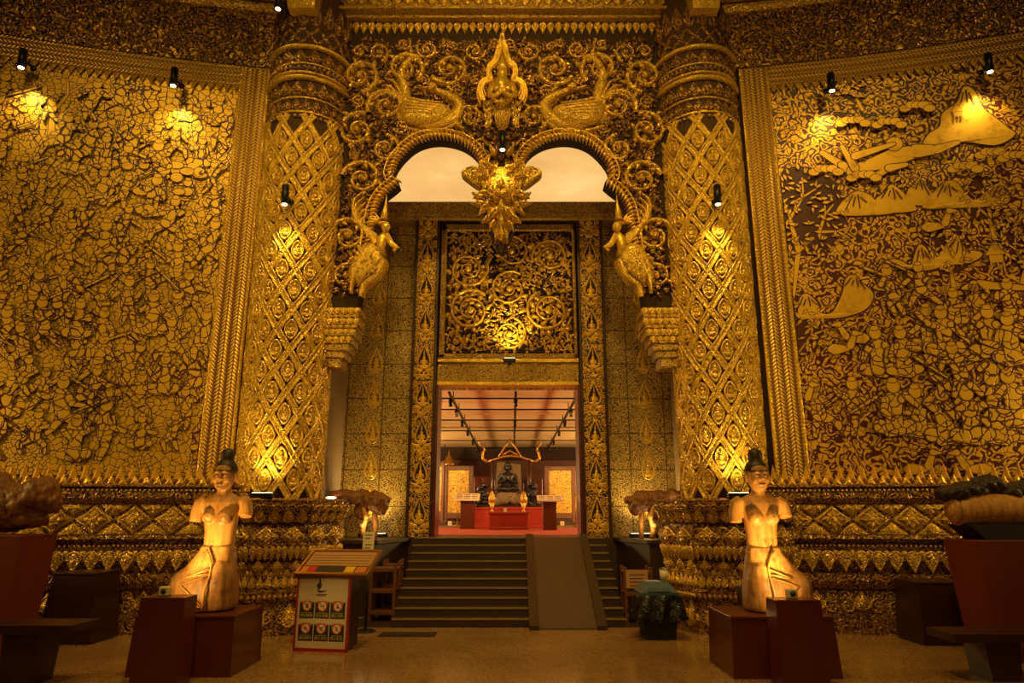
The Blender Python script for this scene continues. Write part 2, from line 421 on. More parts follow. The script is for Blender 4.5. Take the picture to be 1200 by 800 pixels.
def plain(name, col, rough=.5, metal=0.0, nscale=0, namt=.25, bmp=0.0, stretch=(1, 1, 1), emit=None, estr=0, spec=None, coat=0):
    m, nt, b = mat0(name); setp(b, Roughness=rough, Metallic=metal); b.inputs['Base Color'].default_value = (*col, 1)
    if nscale:
        mpn = nd(nt, 'ShaderNodeMapping', None, Vector=objco(nt), Scale=stretch)
        n = nd(nt, 'ShaderNodeTexNoise', None, Vector=mpn.outputs[0], Scale=nscale, Detail=5.0, Roughness=.6)
        nt.links.new(mixc(nt, n.outputs['Fac'], tuple(x*(1 - namt) for x in col), tuple(min(1, x*(1 + namt)) for x in col)), b.inputs['Base Color'])
        if bmp: bump(nt, b, n.outputs['Fac'], bmp, .01)
    if emit: b.inputs['Emission Color'].default_value = (*emit, 1); b.inputs['Emission Strength'].default_value = estr
    if coat: b.inputs['Coat Weight'].default_value = coat
    return m
def mural_flat(name, g, rough=.42, metal=.45, wear=(.3, .12, .02), amt=.5):   # plain gold leaf of the painted motifs, worn
    m, nt, b = mat0(name); v = objco(nt)
    n = nd(nt, 'ShaderNodeTexNoise', None, Vector=v, Scale=5.0, Detail=6.0, Roughness=.7)
    f = ramp(nt, n.outputs['Fac'], [(.5, (0, 0, 0)), (.75, (amt,)*3)])
    n2 = nd(nt, 'ShaderNodeTexNoise', None, Vector=v, Scale=1.1, Detail=5.0)
    gc = mixc(nt, n2.outputs['Fac'], tuple(x*.7 for x in g), tuple(min(1, x*1.2) for x in g))
    nt.links.new(mixc(nt, f, gc, wear), b.inputs['Base Color']); setp(b, Metallic=metal, Roughness=rough)
    return m
M = {}
M['carved'] = gold('carved_gilt', scale=30, dist=.012, cover=.25)
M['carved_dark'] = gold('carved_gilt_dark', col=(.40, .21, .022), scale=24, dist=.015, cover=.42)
M['carved_fine'] = gold('carved_gilt_fine', scale=44, dist=.009, cover=.22)
M['smooth_gold'] = gold('smooth_gilt', scale=30, bmp=.35, dist=.012, cover=.10, rough=.30)
M['frieze'] = gold('frieze_gilt', col=(.60, .34, .035), scale=17, dist=.025, cover=.40)
M['cavity'] = plain('dark_lacquer', (.026, .009, .002), .85, 0, 9, .4)
M['column'] = gold('column_gilt', scale=38, dist=.010, cover=.22, rough=.33)
M['column_ground'] = gold('column_ground', col=(.055, .022, .004), scale=36, dist=.01, cover=.45, rough=.7, metal=.05)
M['chev_v'] = chevron('chevron_strip', True, .056, .157)
M['chev_h'] = chevron('chevron_band', False, .056, .15)
M['mural_battle'] = mural_cells('battle_mural', 10, 17)
M['mural_land'] = scrolls2d('landscape_mural', 5.6, 5.0, (.070, .006, .002), (.84, .48, .03), .46)
M['leaf_gold'] = mural_flat('mural_gold_leaf', (.86, .50, .035), amt=.8)
M['figure_gold'] = mural_cells('mural_figure_gold', 7.5, 7.5, (.075, .010, .003), (.86, .51, .035))
M['leaf_outline'] = plain('mural_outline', (.075, .012, .003), .5)
M['leaf_outline_b'] = plain('mural_outline_brown', (.055, .013, .003), .5)
M['side_pattern'] = scrolls2d('side_wall_scrolls', 14, 4.5, (.10, .050, .014), (.80, .55, .15), .42, panels=(.66, .66), rough=.36)
M['pilaster'] = scrolls2d('pilaster_scrolls', 10, 4.5, (.020, .008, .003), (.80, .46, .04), .50)
M['beam'] = gold('beam_gilt', col=(.55, .33, .04), scale=40, dist=.008, cover=.32, metal=.4)
M['screen'] = scrolls2d('screen_scrolls', 9, 5, (.16, .06, .008), (.85, .52, .06), .40)
M['panel_gold'] = gold('panel_gilt', scale=30, bmp=.4, dist=.008, cover=.14, rough=.3)
M['black'] = plain('black_metal', (.012, .011, .010), .38, .4)
M['blackmat'] = plain('black_plastic', (.010, .007, .005), .75)
M['redwood'] = plain('red_stained_wood', (.105, .020, .008), .30, 0, 3, .35, .05, (1, 1, .12), coat=.15)
M['darkwood'] = plain('dark_wood', (.040, .012, .006), .36, 0, 4, .4, .05, (.2, 1, 1))
M['brownwood'] = plain('brown_rack_wood', (.12, .040, .014), .42, 0, 5, .35, .05, (1, 1, .15))
M['stone'] = plain('step_granite', (.040, .021, .009), .38, 0, 60, .5, .03)
M['nosing'] = plain('step_nosing', (.22, .135, .06), .4, 0, 60, .3)
M['rampwood'] = plain('ramp_boards', (.075, .045, .022), .45, 0, 5, .35, .05, (1, .15, 1))
M['white'] = plain('cream_board', (.62, .50, .36), .5, 0, 3, .06)
M['redpaint'] = plain('red_paint', (.33, .012, .010), .4)
M['orange'] = plain('orange_tab', (.55, .17, .04), .5)
M['signblack'] = plain('sign_black', (.02, .022, .022), .5)
M['signred'] = plain('sign_red', (.55, .02, .02), .5)
M['signyellow'] = plain('sign_yellow', (.7, .42, .03), .5)
M['signgreen'] = plain('sign_green', (.20, .34, .05), .5)
M['goldmetal'] = plain('brass', (.55, .28, .05), .3, .8)
M['blackstone'] = plain('black_stone', (.014, .011, .010), .28, .1, 6, .4, .1)
M['graystone'] = plain('weathered_stone', (.17, .115, .06), .7, 0, 8, .5, .4)
M['ceilwhite'] = plain('white_ceiling', (.74, .53, .27), .7)
M['redcarpet'] = plain('red_carpet', (.34, .026, .005), .8, 0, 80, .2)
M['redlit'] = plain('lit_red_wood', (.17, .026, .008), .6, 0, 3, .3, .05, (1, 1, .12))  # red wood raised in tone: light on the tall plinths' sides put into colour
M['redlacquer'] = plain('red_lacquer', (.30, .022, .010), .35, 0, 4, .2, 0, (1, 1, .2))
M['brick'] = plain('dark_red_wall', (.085, .018, .007), .6, 0, 12, .4)
M['bluegray'] = plain('grey_steel', (.22, .22, .25), .35, .6)
M['flute'] = plain('fluted_panel', (.34, .22, .12), .5, 0, 2, .15)
M['paper'] = plain('paper', (.72, .60, .44), .6)
M['paperdim'] = plain('tan_paper', (.42, .22, .08), .6)
M['ink'] = plain('ink', (.05, .03, .02), .6)
M['blue'] = plain('blue_plastic', (.02, .055, .10), .42, 0, 4, .2)
M['glass'] = None
m, nt, b = mat0('clear_glass'); setp(b, Roughness=.05); b.inputs['Transmission Weight'].default_value = 1.0; b.inputs['Base Color'].default_value = (.9, .92, .9, 1); M['glass'] = m
m, nt, b = mat0('bin_bag'); setp(b, Roughness=.25); b.inputs['Base Color'].default_value = (.010, .009, .008, 1)
n = nd(nt, 'ShaderNodeTexNoise', None, Vector=objco(nt), Scale=14.0, Detail=4.0); bump(nt, b, n.outputs['Fac'], .8, .03); M['bag'] = m
# terrazzo floor
m, nt, b = mat0('terrazzo'); v = objco(nt)
vo = nd(nt, 'ShaderNodeTexVoronoi', None, Vector=v, Scale=70.0)
sp = ramp(nt, nd(nt, 'ShaderNodeSeparateColor', None, i0=vo.outputs['Color']).outputs[0], [(0, (.16, .08, .028)), (.35, (.38, .21, .085)), (.75, (.46, .27, .11)), (1, (.60, .39, .18))])
n2 = nd(nt, 'ShaderNodeTexNoise', None, Vector=v, Scale=.9, Detail=4.0)
nt.links.new(mixc(nt, n2.outputs['Fac'], (.24, .125, .045), sp), b.inputs['Base Color'])
nt.links.new(ramp(nt, n2.outputs['Fac'], [(.3, (.10,)*3), (.7, (.2,)*3)]), b.inputs['Roughness'])
M['floor'] = m
# carved statue wood: honey coloured, long grain, dark weathered patches
def statue_wood(name, c1=(.34, .13, .028), c2=(.60, .30, .075), dk=(.035, .016, .008)):
    m, nt, b = mat0(name); v = objco(nt)
    mpn = nd(nt, 'ShaderNodeMapping', None, Vector=v, Scale=(1, 1, .12))
    g = nd(nt, 'ShaderNodeTexNoise', None, Vector=mpn.outputs[0], Scale=26.0, Detail=5.0, Roughness=.65)
    p = nd(nt, 'ShaderNodeTexNoise', None, Vector=v, Scale=4.2, Detail=4.0, Roughness=.6)
    col = ramp(nt, g.outputs['Fac'], [(.3, c1), (.62, c2)])
    k = ramp(nt, p.outputs['Fac'], [(.60, (0, 0, 0)), (.68, (.6, .6, .6))])
    nt.links.new(mixc(nt, k, col, dk), b.inputs['Base Color']); setp(b, Roughness=.5)
    bump(nt, b, g.outputs['Fac'], .35, .01)
    return m
M['statue'] = statue_wood('statue_wood')
M['skirtwood'] = statue_wood('statue_skirt_wood', (.22, .085, .02), (.48, .24, .065), (.025, .012, .006))
M['hairwood'] = plain('statue_hair', (.030, .014, .008), .5, 0, 12, .5, .3)
M['burl'] = statue_wood('burl_wood', (.10, .03, .006), (.26, .10, .022), (.02, .008, .004))
M['bulb'] = plain('lamp_face', (1, .8, .5), .4, emit=(1, .66, .25), estr=9)
M['bulbw'] = plain('lamp_glow', (1, .85, .6), .4, emit=(1, .74, .38), estr=6)

# ================================================================ STRUCTURE
rng = random.Random(7)
DOORY, BACKY, LAND = 12.5, 12.75, 1.13        # door face, side-panel face, platform height
mb = MB(); box(mb, (-14, -9, -.2), (14, 13.2, 0)); struct('floor', mb, M['floor'])
mb = MB(); box(mb, (-3.2, 10.16, 0), (3.2, 10.9, .012)); struct('trim_1', mb, M['stone'])
mb = MB(); box(mb, (-14, -9, 11.6), (14, 10.6, 11.9)); struct('ceiling', mb, M['darkwood'])
mb = MB(); box(mb, (-14, -9.3, 0), (14, -9, 11.9)); struct('wall_behind', mb, M['frieze'])
for sgn, nm in ((-1, 'wall_west'), (1, 'wall_east')):
    mb = MB(); box(mb, (sgn*14, -9.3, 0), (sgn*14.3, 10.6, 11.9)); struct(nm, mb, M['frieze'])

S0, S1 = 3.3, 12.5                            # arc range of each curved wall
zt = on_wall(280, 81)[1]                      # top of the mural's border
zb_in = on_wall(285, 104)[1]                  # bottom of border band, where the points start
zled = on_wall(320, 17)[1]                    # underside of cornice ledge
zm0 = on_wall(120, 549)[1]                    # bottom of mural
def yb(y): return on_wall(150, y, .40)[1]
Z = {k: yb(k) for k in (549, 570, 577, 590, 627, 635, 642, 668, 672, 685, 690, 720)}
def band(mb, s0, s1, z0, z1, off0, off1=None, mat=0, n=60, bulge=0.0):
    """a moulding run along the curved wall"""
    off1 = off0 if off1 is None else off1
    s = np.linspace(s0, s1, n)
    pr = [(z0, -.05), (z0, off0), ((z0+z1)/2, (off0+off1)/2 + bulge), (z1, off1), (z1, -.05)]
    if bulge == 0: pr.pop(2)
    V = np.concatenate([wp(s, z, o) for z, o in pr]); k = len(pr)
    i = np.arange(k - 1)[:, None]*n; j = np.arange(n - 1)[None]
    Fc = np.stack([i + j, i + j + 1, i + n + j + 1, i + n + j], -1).reshape(-1, 4)
    mb.add(V, Fc, mat, False)
def fw(off): return lambda V: wp(V[:, 0], V[:, 1], V[:, 2] + off)
def rosette(mb, fn, x, y, w, h, d):           # diamond of nested leaves
    mound(mb, fn, diam(x, y, w, h), d, ((1, 0), (.9, .5), (.74, .5), (.70, .25), (.62, .25), (.5, .8)), .8)
    for k in range(8):
        a = k*pi/4; L = .30 if k % 2 == 0 else .22
        mound(mb, fn, petal(x + .05*w*math.cos(a), y + .05*h*math.sin(a), w*.17, L*(w if k % 4 == 0 else h if k % 4 == 2 else (w + h)/2), a, 4), d*.6, base=d*.6)
    mound(mb, fn, circ(x, y, w*.09, 8), d*.7, base=d*.8)
def leafscale(mb, fn, x, y, w, h, d, up=False):
    a = pi/2 if up else -pi/2
    y0 = y if up else y
    mound(mb, fn, petal(x, y0, w, h, a, 7, .55), d, ((1, 0), (.9, .7), (.76, .8), (.7, .45), (.5, .7)), 1.0)
    mound(mb, fn, petal(x, y0 + (h*.12 if up else -h*.12), w*.45, h*.6, a, 4), d*.5, base=d*.6)
def spike(mb, fn, x, y, w, h, d):
    V = np.array([[x - w/2, y, 0], [x + w/2, y, 0], [x, y + h, 0], [x, y + h*.28, d]])
    mb.add(fn(V), [[0, 1, 3], [1, 2, 3], [2, 0, 3]], 0, False)

SPX = 0
for sgn, nm in ((-1, 'wall_left'), (1, 'wall_right')):
    mb = MB(); s = np.linspace(S0, S1, 50)*sgn
    V = np.concatenate([wp(s, 0, o) for o in (-.3, 0)] + [wp(s, 11.7, o) for o in (0, -.3)]); n = 50
    i = np.arange(4)[:, None]*n; i2 = ((np.arange(4) + 1) % 4)[:, None]*n; j = np.arange(n-1)[None]
    mb.add(V, np.stack([i + j, i + j + 1, i2 + j + 1, i2 + j], -1).reshape(-1, 4), 0, False)
    struct(nm, mb, M['cavity'])
    a, b_ = sgn*S0, sgn*S1
    # ---- tall moulded base
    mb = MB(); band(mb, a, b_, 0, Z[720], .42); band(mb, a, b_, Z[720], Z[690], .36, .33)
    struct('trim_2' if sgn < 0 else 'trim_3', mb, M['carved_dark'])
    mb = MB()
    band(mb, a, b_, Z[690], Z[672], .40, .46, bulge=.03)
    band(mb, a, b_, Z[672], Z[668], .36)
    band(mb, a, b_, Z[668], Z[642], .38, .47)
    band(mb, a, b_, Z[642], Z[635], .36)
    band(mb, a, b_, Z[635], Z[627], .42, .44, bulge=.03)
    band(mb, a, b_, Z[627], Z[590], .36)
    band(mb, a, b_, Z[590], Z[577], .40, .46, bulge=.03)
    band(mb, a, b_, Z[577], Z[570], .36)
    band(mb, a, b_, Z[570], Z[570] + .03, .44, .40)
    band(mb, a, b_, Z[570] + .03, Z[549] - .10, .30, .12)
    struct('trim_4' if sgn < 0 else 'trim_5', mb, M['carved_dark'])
    mb = MB(); f = fw(.36)
    hD = Z[590] - Z[627]; wD = .50; zc = (Z[590] + Z[627])/2
    for k in range(int(8.4/wD)):
        x = sgn*(3.6 + k*wD); rosette(mb, f, x, zc, wD*.98, hD*.98, .05)
        for q in (-1, 1):                     # half leaves between the diamonds
            mound(mb, f, np.array([[x + wD/2 - wD*.42, zc + q*hD*.48], [x + wD/2, zc + q*hD*.10], [x + wD/2 + wD*.42, zc + q*hD*.48]]), .035)
            for e in (-1, 0, 1): mound(mb, f, petal(x + wD/2 + e*.02, zc + q*hD*.47, .09, hD*.3, -q*pi/2 + e*.75, 4), .03, base=.02)
    struct('trim_6' if sgn < 0 else 'trim_7', mb, M['carved_fine'])
    mb = MB(); f = fw(.44); wS = .215
    for k in range(int(8.4/wS)):
        x = sgn*(3.6 + k*wS)
        leafscale(mb, f, x, Z[642] - .02, wS*1.02, Z[642] - Z[668] + .02, .04)
        leafscale(mb, fw(.42), x + wS/2, Z[642], wS*.9, (Z[642] - Z[668])*.62, .045)
    wp_ = .58; f = fw(.34)
    for k in range(int(8.4/wp_)):             # lowest register: flame medallions with side scrolls
        x = sgn*(3.7 + k*wp_); z0, z1 = Z[720] + .01, Z[690] - .01; h = z1 - z0
        leafscale(mb, f, x, z0 + .02, .26, h*.92, .07, True)
        for q in (-1, 1):
            scroll(mb, f, x + q*.19, z0 + h*.30, .10, pi/2, q, .05, nl=6)
            scroll(mb, f, x + q*.22, z0 + h*.72, .08, -pi/2, -q, .04, nl=5)
    for k in range(int(8.4/.12)):
        x = sgn*(3.6 + k*.12); mound(mb, fw(.42), diam(x, (Z[690] + Z[672])/2, .11, .09), .035)
        mound(mb, fw(.41), diam(x, (Z[590] + Z[577])/2, .11, .07), .04)
    struct('trim_8' if sgn < 0 else 'trim_9', mb, M['carved'])
    mb = MB(); n = int(8.4/.15)
    for k in range(n):                        # crest of pointed leaves under the mural
        x = sgn*(3.6 + k*.15); spike(mb, fw(.22), x, Z[570] + .05, .14, Z[549] - Z[570] + .03, .07)
        spike(mb, fw(.31), x + .075, Z[570] + .03, .12, .13, .03)
    beads(mb, fw(.46), [(sgn*(3.6 + k*.06), Z[577] + .03) for k in range(int(8.4/.06))], .017)
    beads(mb, fw(.47), [(sgn*(3.6 + k*.06), Z[642] + .03) for k in range(int(8.4/.06))], .014)
    struct('trim_10' if sgn < 0 else 'trim_11', mb, M['smooth_gold'])
    # ---- frieze and cornice above the mural
    mb = MB(); band(mb, a, b_, zt + .02, zled, .10, .22, n=60)
    f = lambda V: wp(V[:, 0], V[:, 1], V[:, 2] + .10 + .12*(V[:, 1] - zt)/(zled - zt))
    hz = zled - zt; r2 = random.Random(11)
    for k in range(9):
        x = sgn*(3.7 + k*1.05)
        for q in (-1, 1):
            ribbon(mb, f, line((x, zt + .06), (x + q*.52, zled - .12), .2), .035, .05)
        for t in range(18):
            for q in (-1, 1):
                xx = x + q*r2.uniform(0, .5); zz = zt + .1 + r2.uniform(0, hz - .3)
                mound(mb, f, petal(xx, zz, .09, .20, r2.uniform(0, 6.28), 4), .045)
        scroll(mb, f, x, zt + hz*.66, .2, pi/2, 1, .05, nl=7); scroll(mb, f, x + .52, zt + hz*.3, .2, -pi/2, -1, .05, nl=7)
    struct('trim_12' if sgn < 0 else 'trim_13', mb, M['frieze'])
    mb = MB(); band(mb, a, b_, zled, zled + .10, .46, .50); band(mb, a, b_, zled + .10, zled + .3, .40, .62, bulge=.05); band(mb, a, b_, zled + .3, zled + .42, .70)
    band(mb, a, b_, zled - .16, zled - .06, .26, .34, bulge=.03)
    for k in range(60): mound(mb, fw(.45), diam(sgn*(3.6 + k*.14), zled + .2, .13, .16), .06)
    struct('trim_14' if sgn < 0 else 'trim_15', mb, M['carved'])

# ---------------------------------------------------------------- murals (each: painted field, border strip, top border, crest)
def mural(sgn, name, label, field_mat, motif):
    root = thing(name, label, 'mural', wp(sgn*7.5, 2.1, 0.0))
    xi, xo = 3.96, 4.44                       # vertical border strip
    mb = MB(); s = np.linspace(sgn*xo, sgn*S1, 50); n = 50
    V = np.concatenate([wp(s, zm0 - .1, .03), wp(s, zb_in + .05, .03)]); j = np.arange(n - 1)
    mb.add(V, np.stack([j, j + 1, n + j + 1, n + j], -1), 0, False)
    motif(mb, sgn)
    obj('painted_field', mb, [field_mat, M['leaf_gold'], M['leaf_outline'] if sgn > 0 else M['leaf_outline_b'], M['figure_gold']], root)
    mb = MB(); s = np.linspace(sgn*xi, sgn*xo, 6); n = 6
    for (p0, p1, o) in ((xi, xo, .08),):
        V = np.concatenate([wp(s, z, of) for z, of in ((Z[570] + .05, 0), (Z[570] + .05, o), (zt, o), (zt, 0))])
        for q in range(3): mb.add(V, np.stack([q*n + np.arange(5), q*n + np.arange(5) + 1, (q+1)*n + np.arange(5) + 1, (q+1)*n + np.arange(5)], -1), 0, False)
        for e in (sgn*p0, sgn*p1): mb.add(wp([e, e, e, e], [Z[570] + .05, Z[570] + .05, zt, zt], [0, o, o, 0]), [[0, 1, 2, 3]], 0, False)
    for e in (xi + .235, ): ribbon(mb, fw(.08), line((sgn*e, zm0), (sgn*e, zt - .05), .4), .012, .012, ROUND)
    obj('border_strip', mb, M['chev_v'], root)
    mb = MB()
    for e in (xi + .025, xo - .025):
        ribbon(mb, fw(.08), line((sgn*e, zm0 - .15), (sgn*e, zt), .5), .022, .012, FLAT)
        beads(mb, fw(.095), line((sgn*e, zm0 - .12), (sgn*e, zt - .03), .05), .014)
    s = (sgn*xi, sgn*S1); beads(mb, fw(.095), [(sgn*(xi + .05 + k*.05), zt - .03) for k in range(165)], .013)
    obj('beading', mb, M['smooth_gold'], root)
    mb = MB(); band(mb, sgn*xo, sgn*S1, zb_in, zt, .08, .10, n=50)
    obj('top_border', mb, M['chev_h'], root)
    mb = MB()
    for k in range(int(8.2/.13)):             # row of pointed leaves hanging from the top border
        x = sgn*(xo + .06 + k*.13); spike(mb, lambda V: wp(V[:, 0], 2*zb_in - V[:, 1], V[:, 2] + .07), x, zb_in - .01, .13, .13, .035)
    obj('hanging_crest', mb, M['smooth_gold'], root)
    return root
def hill_r(fl, r, P):
    hill(fl, P); ridges(fl, P, r)
class Flat:                                   # layered flat motifs: dark contour, then gold
    def __init__(s, mb, g=.017): s.mb = mb; s.h = .034; s.g = g
    def poly(s, P, grow=.014, step=.0005, m=1):
        P = np.array(P, float); n = len(P); sg = np.sign(P[:, 0].mean()); P[:, 0] = sg*np.maximum(P[:, 0]*sg, 4.47)
        if np.ptp(P[:, 0]) < 1e-4: return
        T = np.roll(P, -1, 0) - np.roll(P, 1, 0); T /= np.linalg.norm(T, axis=1, keepdims=True) + 1e-9
        N = np.stack([T[:, 1], -T[:, 0]], 1)
        ar = (P[:, 0]*np.roll(P[:, 1], -1) - np.roll(P[:, 0], -1)*P[:, 1]).sum()
        N = N if ar > 0 else -N
        for Q, mt in ((P + N*grow, 2), (P, m)):
            tri = tessellate_polygon([[Vector((p[0], p[1], 0)) for p in Q]])
            V = wp(Q[:, 0], Q[:, 1], np.full(n, s.h)); s.mb.add(V, [list(t) for t in tri], mt, False); s.h += step
    def limb(s, a, b, r0, r1, **k):
        a, b = np.asarray(a, float), np.asarray(b, float); d = b - a; t = math.atan2(d[1], d[0])
        P = [a + r0*np.array([math.cos(t + pi/2 + q), math.sin(t + pi/2 + q)]) for q in np.linspace(0, pi, 7)]
        P += [b + r1*np.array([math.cos(t - pi/2 + q), math.sin(t - pi/2 + q)]) for q in np.linspace(0, pi, 7)]
        s.poly(P, **k)
    def fig(s, x, y, H, r, kind='sit', f=1):
        """a small figure of height H at foot (x, y): legs, torso, arms, head with hair knot"""
        s.cnt = getattr(s, 'cnt', 0) + 1; s.h = .036 + (s.cnt % 4)*.012
        u = H; j = lambda k=.04: r.uniform(-k, k)*u
        P = lambda a, b: (x + f*a*u, y + b*u)
        g = dict(grow=s.g, m=3)
        if kind == 'sit':
            s.limb(P(-.22, .18), P(.14, .08), .11*u, .07*u, **g); s.limb(P(.22, .17), P(-.10, .06), .11*u, .06*u, **g)
            hip = (0, .18); sh = (j(.04)/u, .62)
        else:
            a1, a2 = r.uniform(-.35, .1), r.uniform(-.05, .4)
            k1, k2 = (a1*.8, .22), (a2, .24)
            s.limb(P(0, .44), P(*k1), .09*u, .065*u, **g); s.limb(P(*k1), P(k1[0] - r.uniform(.0, .2), .03), .065*u, .04*u, **g)
            s.limb(P(0, .44), P(*k2), .095*u, .07*u, **g); s.limb(P(*k2), P(k2[0] + r.uniform(-.1, .12), .02), .065*u, .04*u, **g)
            hip = (0, .44); sh = (r.uniform(-.12, .12), .76)
        s.limb(P(*hip), P((hip[0] + sh[0])/2, (hip[1] + sh[1])/2), .13*u, .12*u, **g)
        s.limb(P((hip[0] + sh[0])/2, (hip[1] + sh[1])/2 + .03), P(*sh), .12*u, .14*u, **g)
        for q in (-1, 1):
            e = (sh[0] + q*r.uniform(.17, .26), sh[1] - r.uniform(-.1, .24)); hnd = (e[0] + r.uniform(-.22, .22), e[1] + r.uniform(-.22, .24))
            s.limb(P(sh[0] + q*.13, sh[1]), P(*e), .06*u, .05*u, **g); s.limb(P(*e), P(*hnd), .05*u, .035*u, **g)
            if kind == 'war' and q == 1: s.limb(P(hnd[0] - .15, hnd[1] - .12), P(hnd[0] + .4, hnd[1] + r.uniform(.1, .4)), .012*u, .03*u, **g)
        hd = (sh[0] + .02, sh[1] + .235)
        s.poly(circ(*P(*hd), .105*u, 12, .115*u), grow=.011)
        s.poly(circ(*P(hd[0], hd[1] + .10), .075*u, 8, .045*u), grow=.011)
    def tree(s, x, y, H, r, lean=0.0, spread=.6, leaves=70):
        s.h = .034
        if leaves: s.poly(circ(x + H*.62*math.sin(-lean), y + H*.72, H*.34, 20, H*.40), m=2)
        tips = []
        def br(p, a, L, wd, d):
            q = (p[0] + L*math.cos(a), p[1] + L*math.sin(a)); s.limb(p, q, wd, wd*.6, grow=.008)
            tips.append(q)
            if d:
                for k in (-1, 1): br(q, a + k*r.uniform(.3, .75), L*r.uniform(.6, .8), wd*.6, d - 1)
        br((x, y), pi/2 + lean, H*.38, H*.035, 3)
        for k in range(leaves):
            t = tips[r.randrange(len(tips))]; a = r.uniform(0, 6.28); ll = r.uniform(.08, .13); q_ = math.sqrt(r.random()); b_ = r.uniform(0, 6.28)
            s.poly(petal(x + H*.62*math.sin(-lean) + q_*H*.36*math.cos(b_), y + H*.72 + q_*H*.42*math.sin(b_), ll*.45, ll, a, 3), grow=.010, step=.00008)
def px2w(P): return [on_wall(a, b) for a, b in P]
def hill(fl, P): fl.h = .040; fl.poly(smooth_curve(px2w(P), 4, True), grow=.022, step=.012)
def ridges(fl, P, r):
    fl.h += .003
    for k in range(1, len(P) - 1):
        if P[k][1] < P[k-1][1] and P[k][1] <= P[k+1][1]:
            for j in range(4):
                a = on_wall(P[k][0] + (j - 1.5)*3, P[k][1] + 4 + j % 2*3); b = on_wall(P[k][0] + (j - 1.5)*8, P[k][1] + 12 + r.uniform(0, 9)); fl.poly([(a[0], a[1]), (a[0] + .012, a[1]), (b[0] + .012, b[1]), (b[0], b[1])], grow=.004, m=2)
def land_motif(mb, sgn):
    fl = Flat(mb); r = random.Random(5)
    X = lambda px, py: on_wall(px, py)
    # temple hill, range of hills, island hills, near rocks
    hill_r(fl, r, [(1080, 176), (1086, 160), (1100, 150), (1103, 135), (1120, 122), (1128, 104), (1140, 108), (1150, 128), (1165, 140), (1180, 152), (1188, 160), (1165, 172), (1130, 168), (1105, 172)])
    hill_r(fl, r, [(980, 252), (988, 236), (1002, 226), (1018, 230), (1028, 240), (1048, 250), (1015, 254)])
    hill_r(fl, r, [(1015, 250), (1024, 236), (1034, 228), (1043, 218), (1056, 226), (1066, 238), (1072, 248), (1040, 251)])
    hill_r(fl, r, [(1060, 238), (1066, 218), (1075, 210), (1086, 222), (1092, 232), (1080, 242)])
    hill_r(fl, r, [(1080, 245), (1092, 228), (1108, 214), (1120, 216), (1130, 228), (1142, 236), (1158, 222), (1172, 216), (1182, 226), (1178, 240), (1150, 244), (1120, 245)])
    hill_r(fl, r, [(1028, 318), (1040, 306), (1052, 306), (1066, 312), (1070, 300), (1076, 288), (1084, 292), (1090, 302), (1100, 300), (1112, 280), (1122, 278), (1130, 292), (1150, 298), (1138, 308), (1110, 312), (1085, 318), (1060, 316)])
    hill_r(fl, r, [(936, 372), (936, 352), (944, 345), (956, 355), (962, 368), (975, 366), (986, 345), (990, 328), (1000, 323), (1008, 332), (1022, 345), (1015, 362), (990, 372), (960, 374)])
    hill_r(fl, r, [(1022, 338), (1034, 330), (1044, 328), (1048, 336), (1036, 342)])
    hill_r(fl, r, [(1125, 340), (1142, 330), (1165, 332), (1200, 336), (1200, 341), (1160, 340)])
    # little house on stilts with steep roof
    for (a, b, c, d) in ((1116, 140, 1124, 132), (1158, 310, 1172, 298)):
        A, B_ = X(a, b), X(c, d); wv, hv = B_[0] - A[0], B_[1] - A[1]
        fl.poly([(A[0], A[1]), (A[0] + wv, A[1]), (A[0] + wv, A[1] + hv*.9), (A[0], A[1] + hv*.9)], grow=.01)
        fl.poly([(A[0] - wv*.25, A[1] + hv*.85), (A[0] + wv*1.25, A[1] + hv*.85), (A[0] + wv*.7, A[1] + hv*1.9), (A[0] + wv*.3, A[1] + hv*1.9)], grow=.01)
        for e in (0, .5, .9): fl.poly([(A[0] + wv*e, A[1] - hv*.6), (A[0] + wv*(e + .12), A[1] - hv*.6), (A[0] + wv*(e + .12), A[1]), (A[0] + wv*e, A[1])], grow=.006)
    # flying figure with drapery
    pts = px2w([(962, 182), (985, 196), (1000, 204), (1022, 200), (1050, 186), (1072, 180), (1096, 178), (1120, 170)])
    for a, b, r0, r1 in zip(pts, pts[1:], (.04, .06, .12, .17, .14, .11, .07), (.06, .1, .16, .15, .1, .07, .03)): fl.limb(a, b, r0, r1)
    c = X(1046, 172); fl.poly(circ(c[0], c[1], .12, 12), grow=.012)
    for a, b in (((1000, 200), (985, 175)), ((1000, 186), (1045, 172)), ((1040, 200), (1060, 196))): fl.limb(X(*a), X(*b), .06, .03)
    # clouds
    for (cx, cy) in ((998, 148), (1040, 150), (966, 205), (1010, 212), (1128, 202), (1160, 186), (1186, 190), (1072, 132)):
        for k in range(5):
            q = X(cx + (k - 2)*7, cy - (4 if k in (1, 2, 3) else 0)); fl.poly(circ(q[0], q[1], .085, 10, .06), grow=.01)
    # trees on the left edge, mid and right
    for (a, b, H, ln) in ((926, 345, 1.9, -.25), (932, 448, 1.2, -.1), (1118, 345, 1.0, 0), (1165, 280, .9, .1), (1070, 232, .5, 0), (1195, 345, 1.1, -.3), (1010, 130, .7, .3)):
        q = X(a, b); fl.tree(q[0], q[1], H, r, ln, leaves=150 if H > 1 else 70)
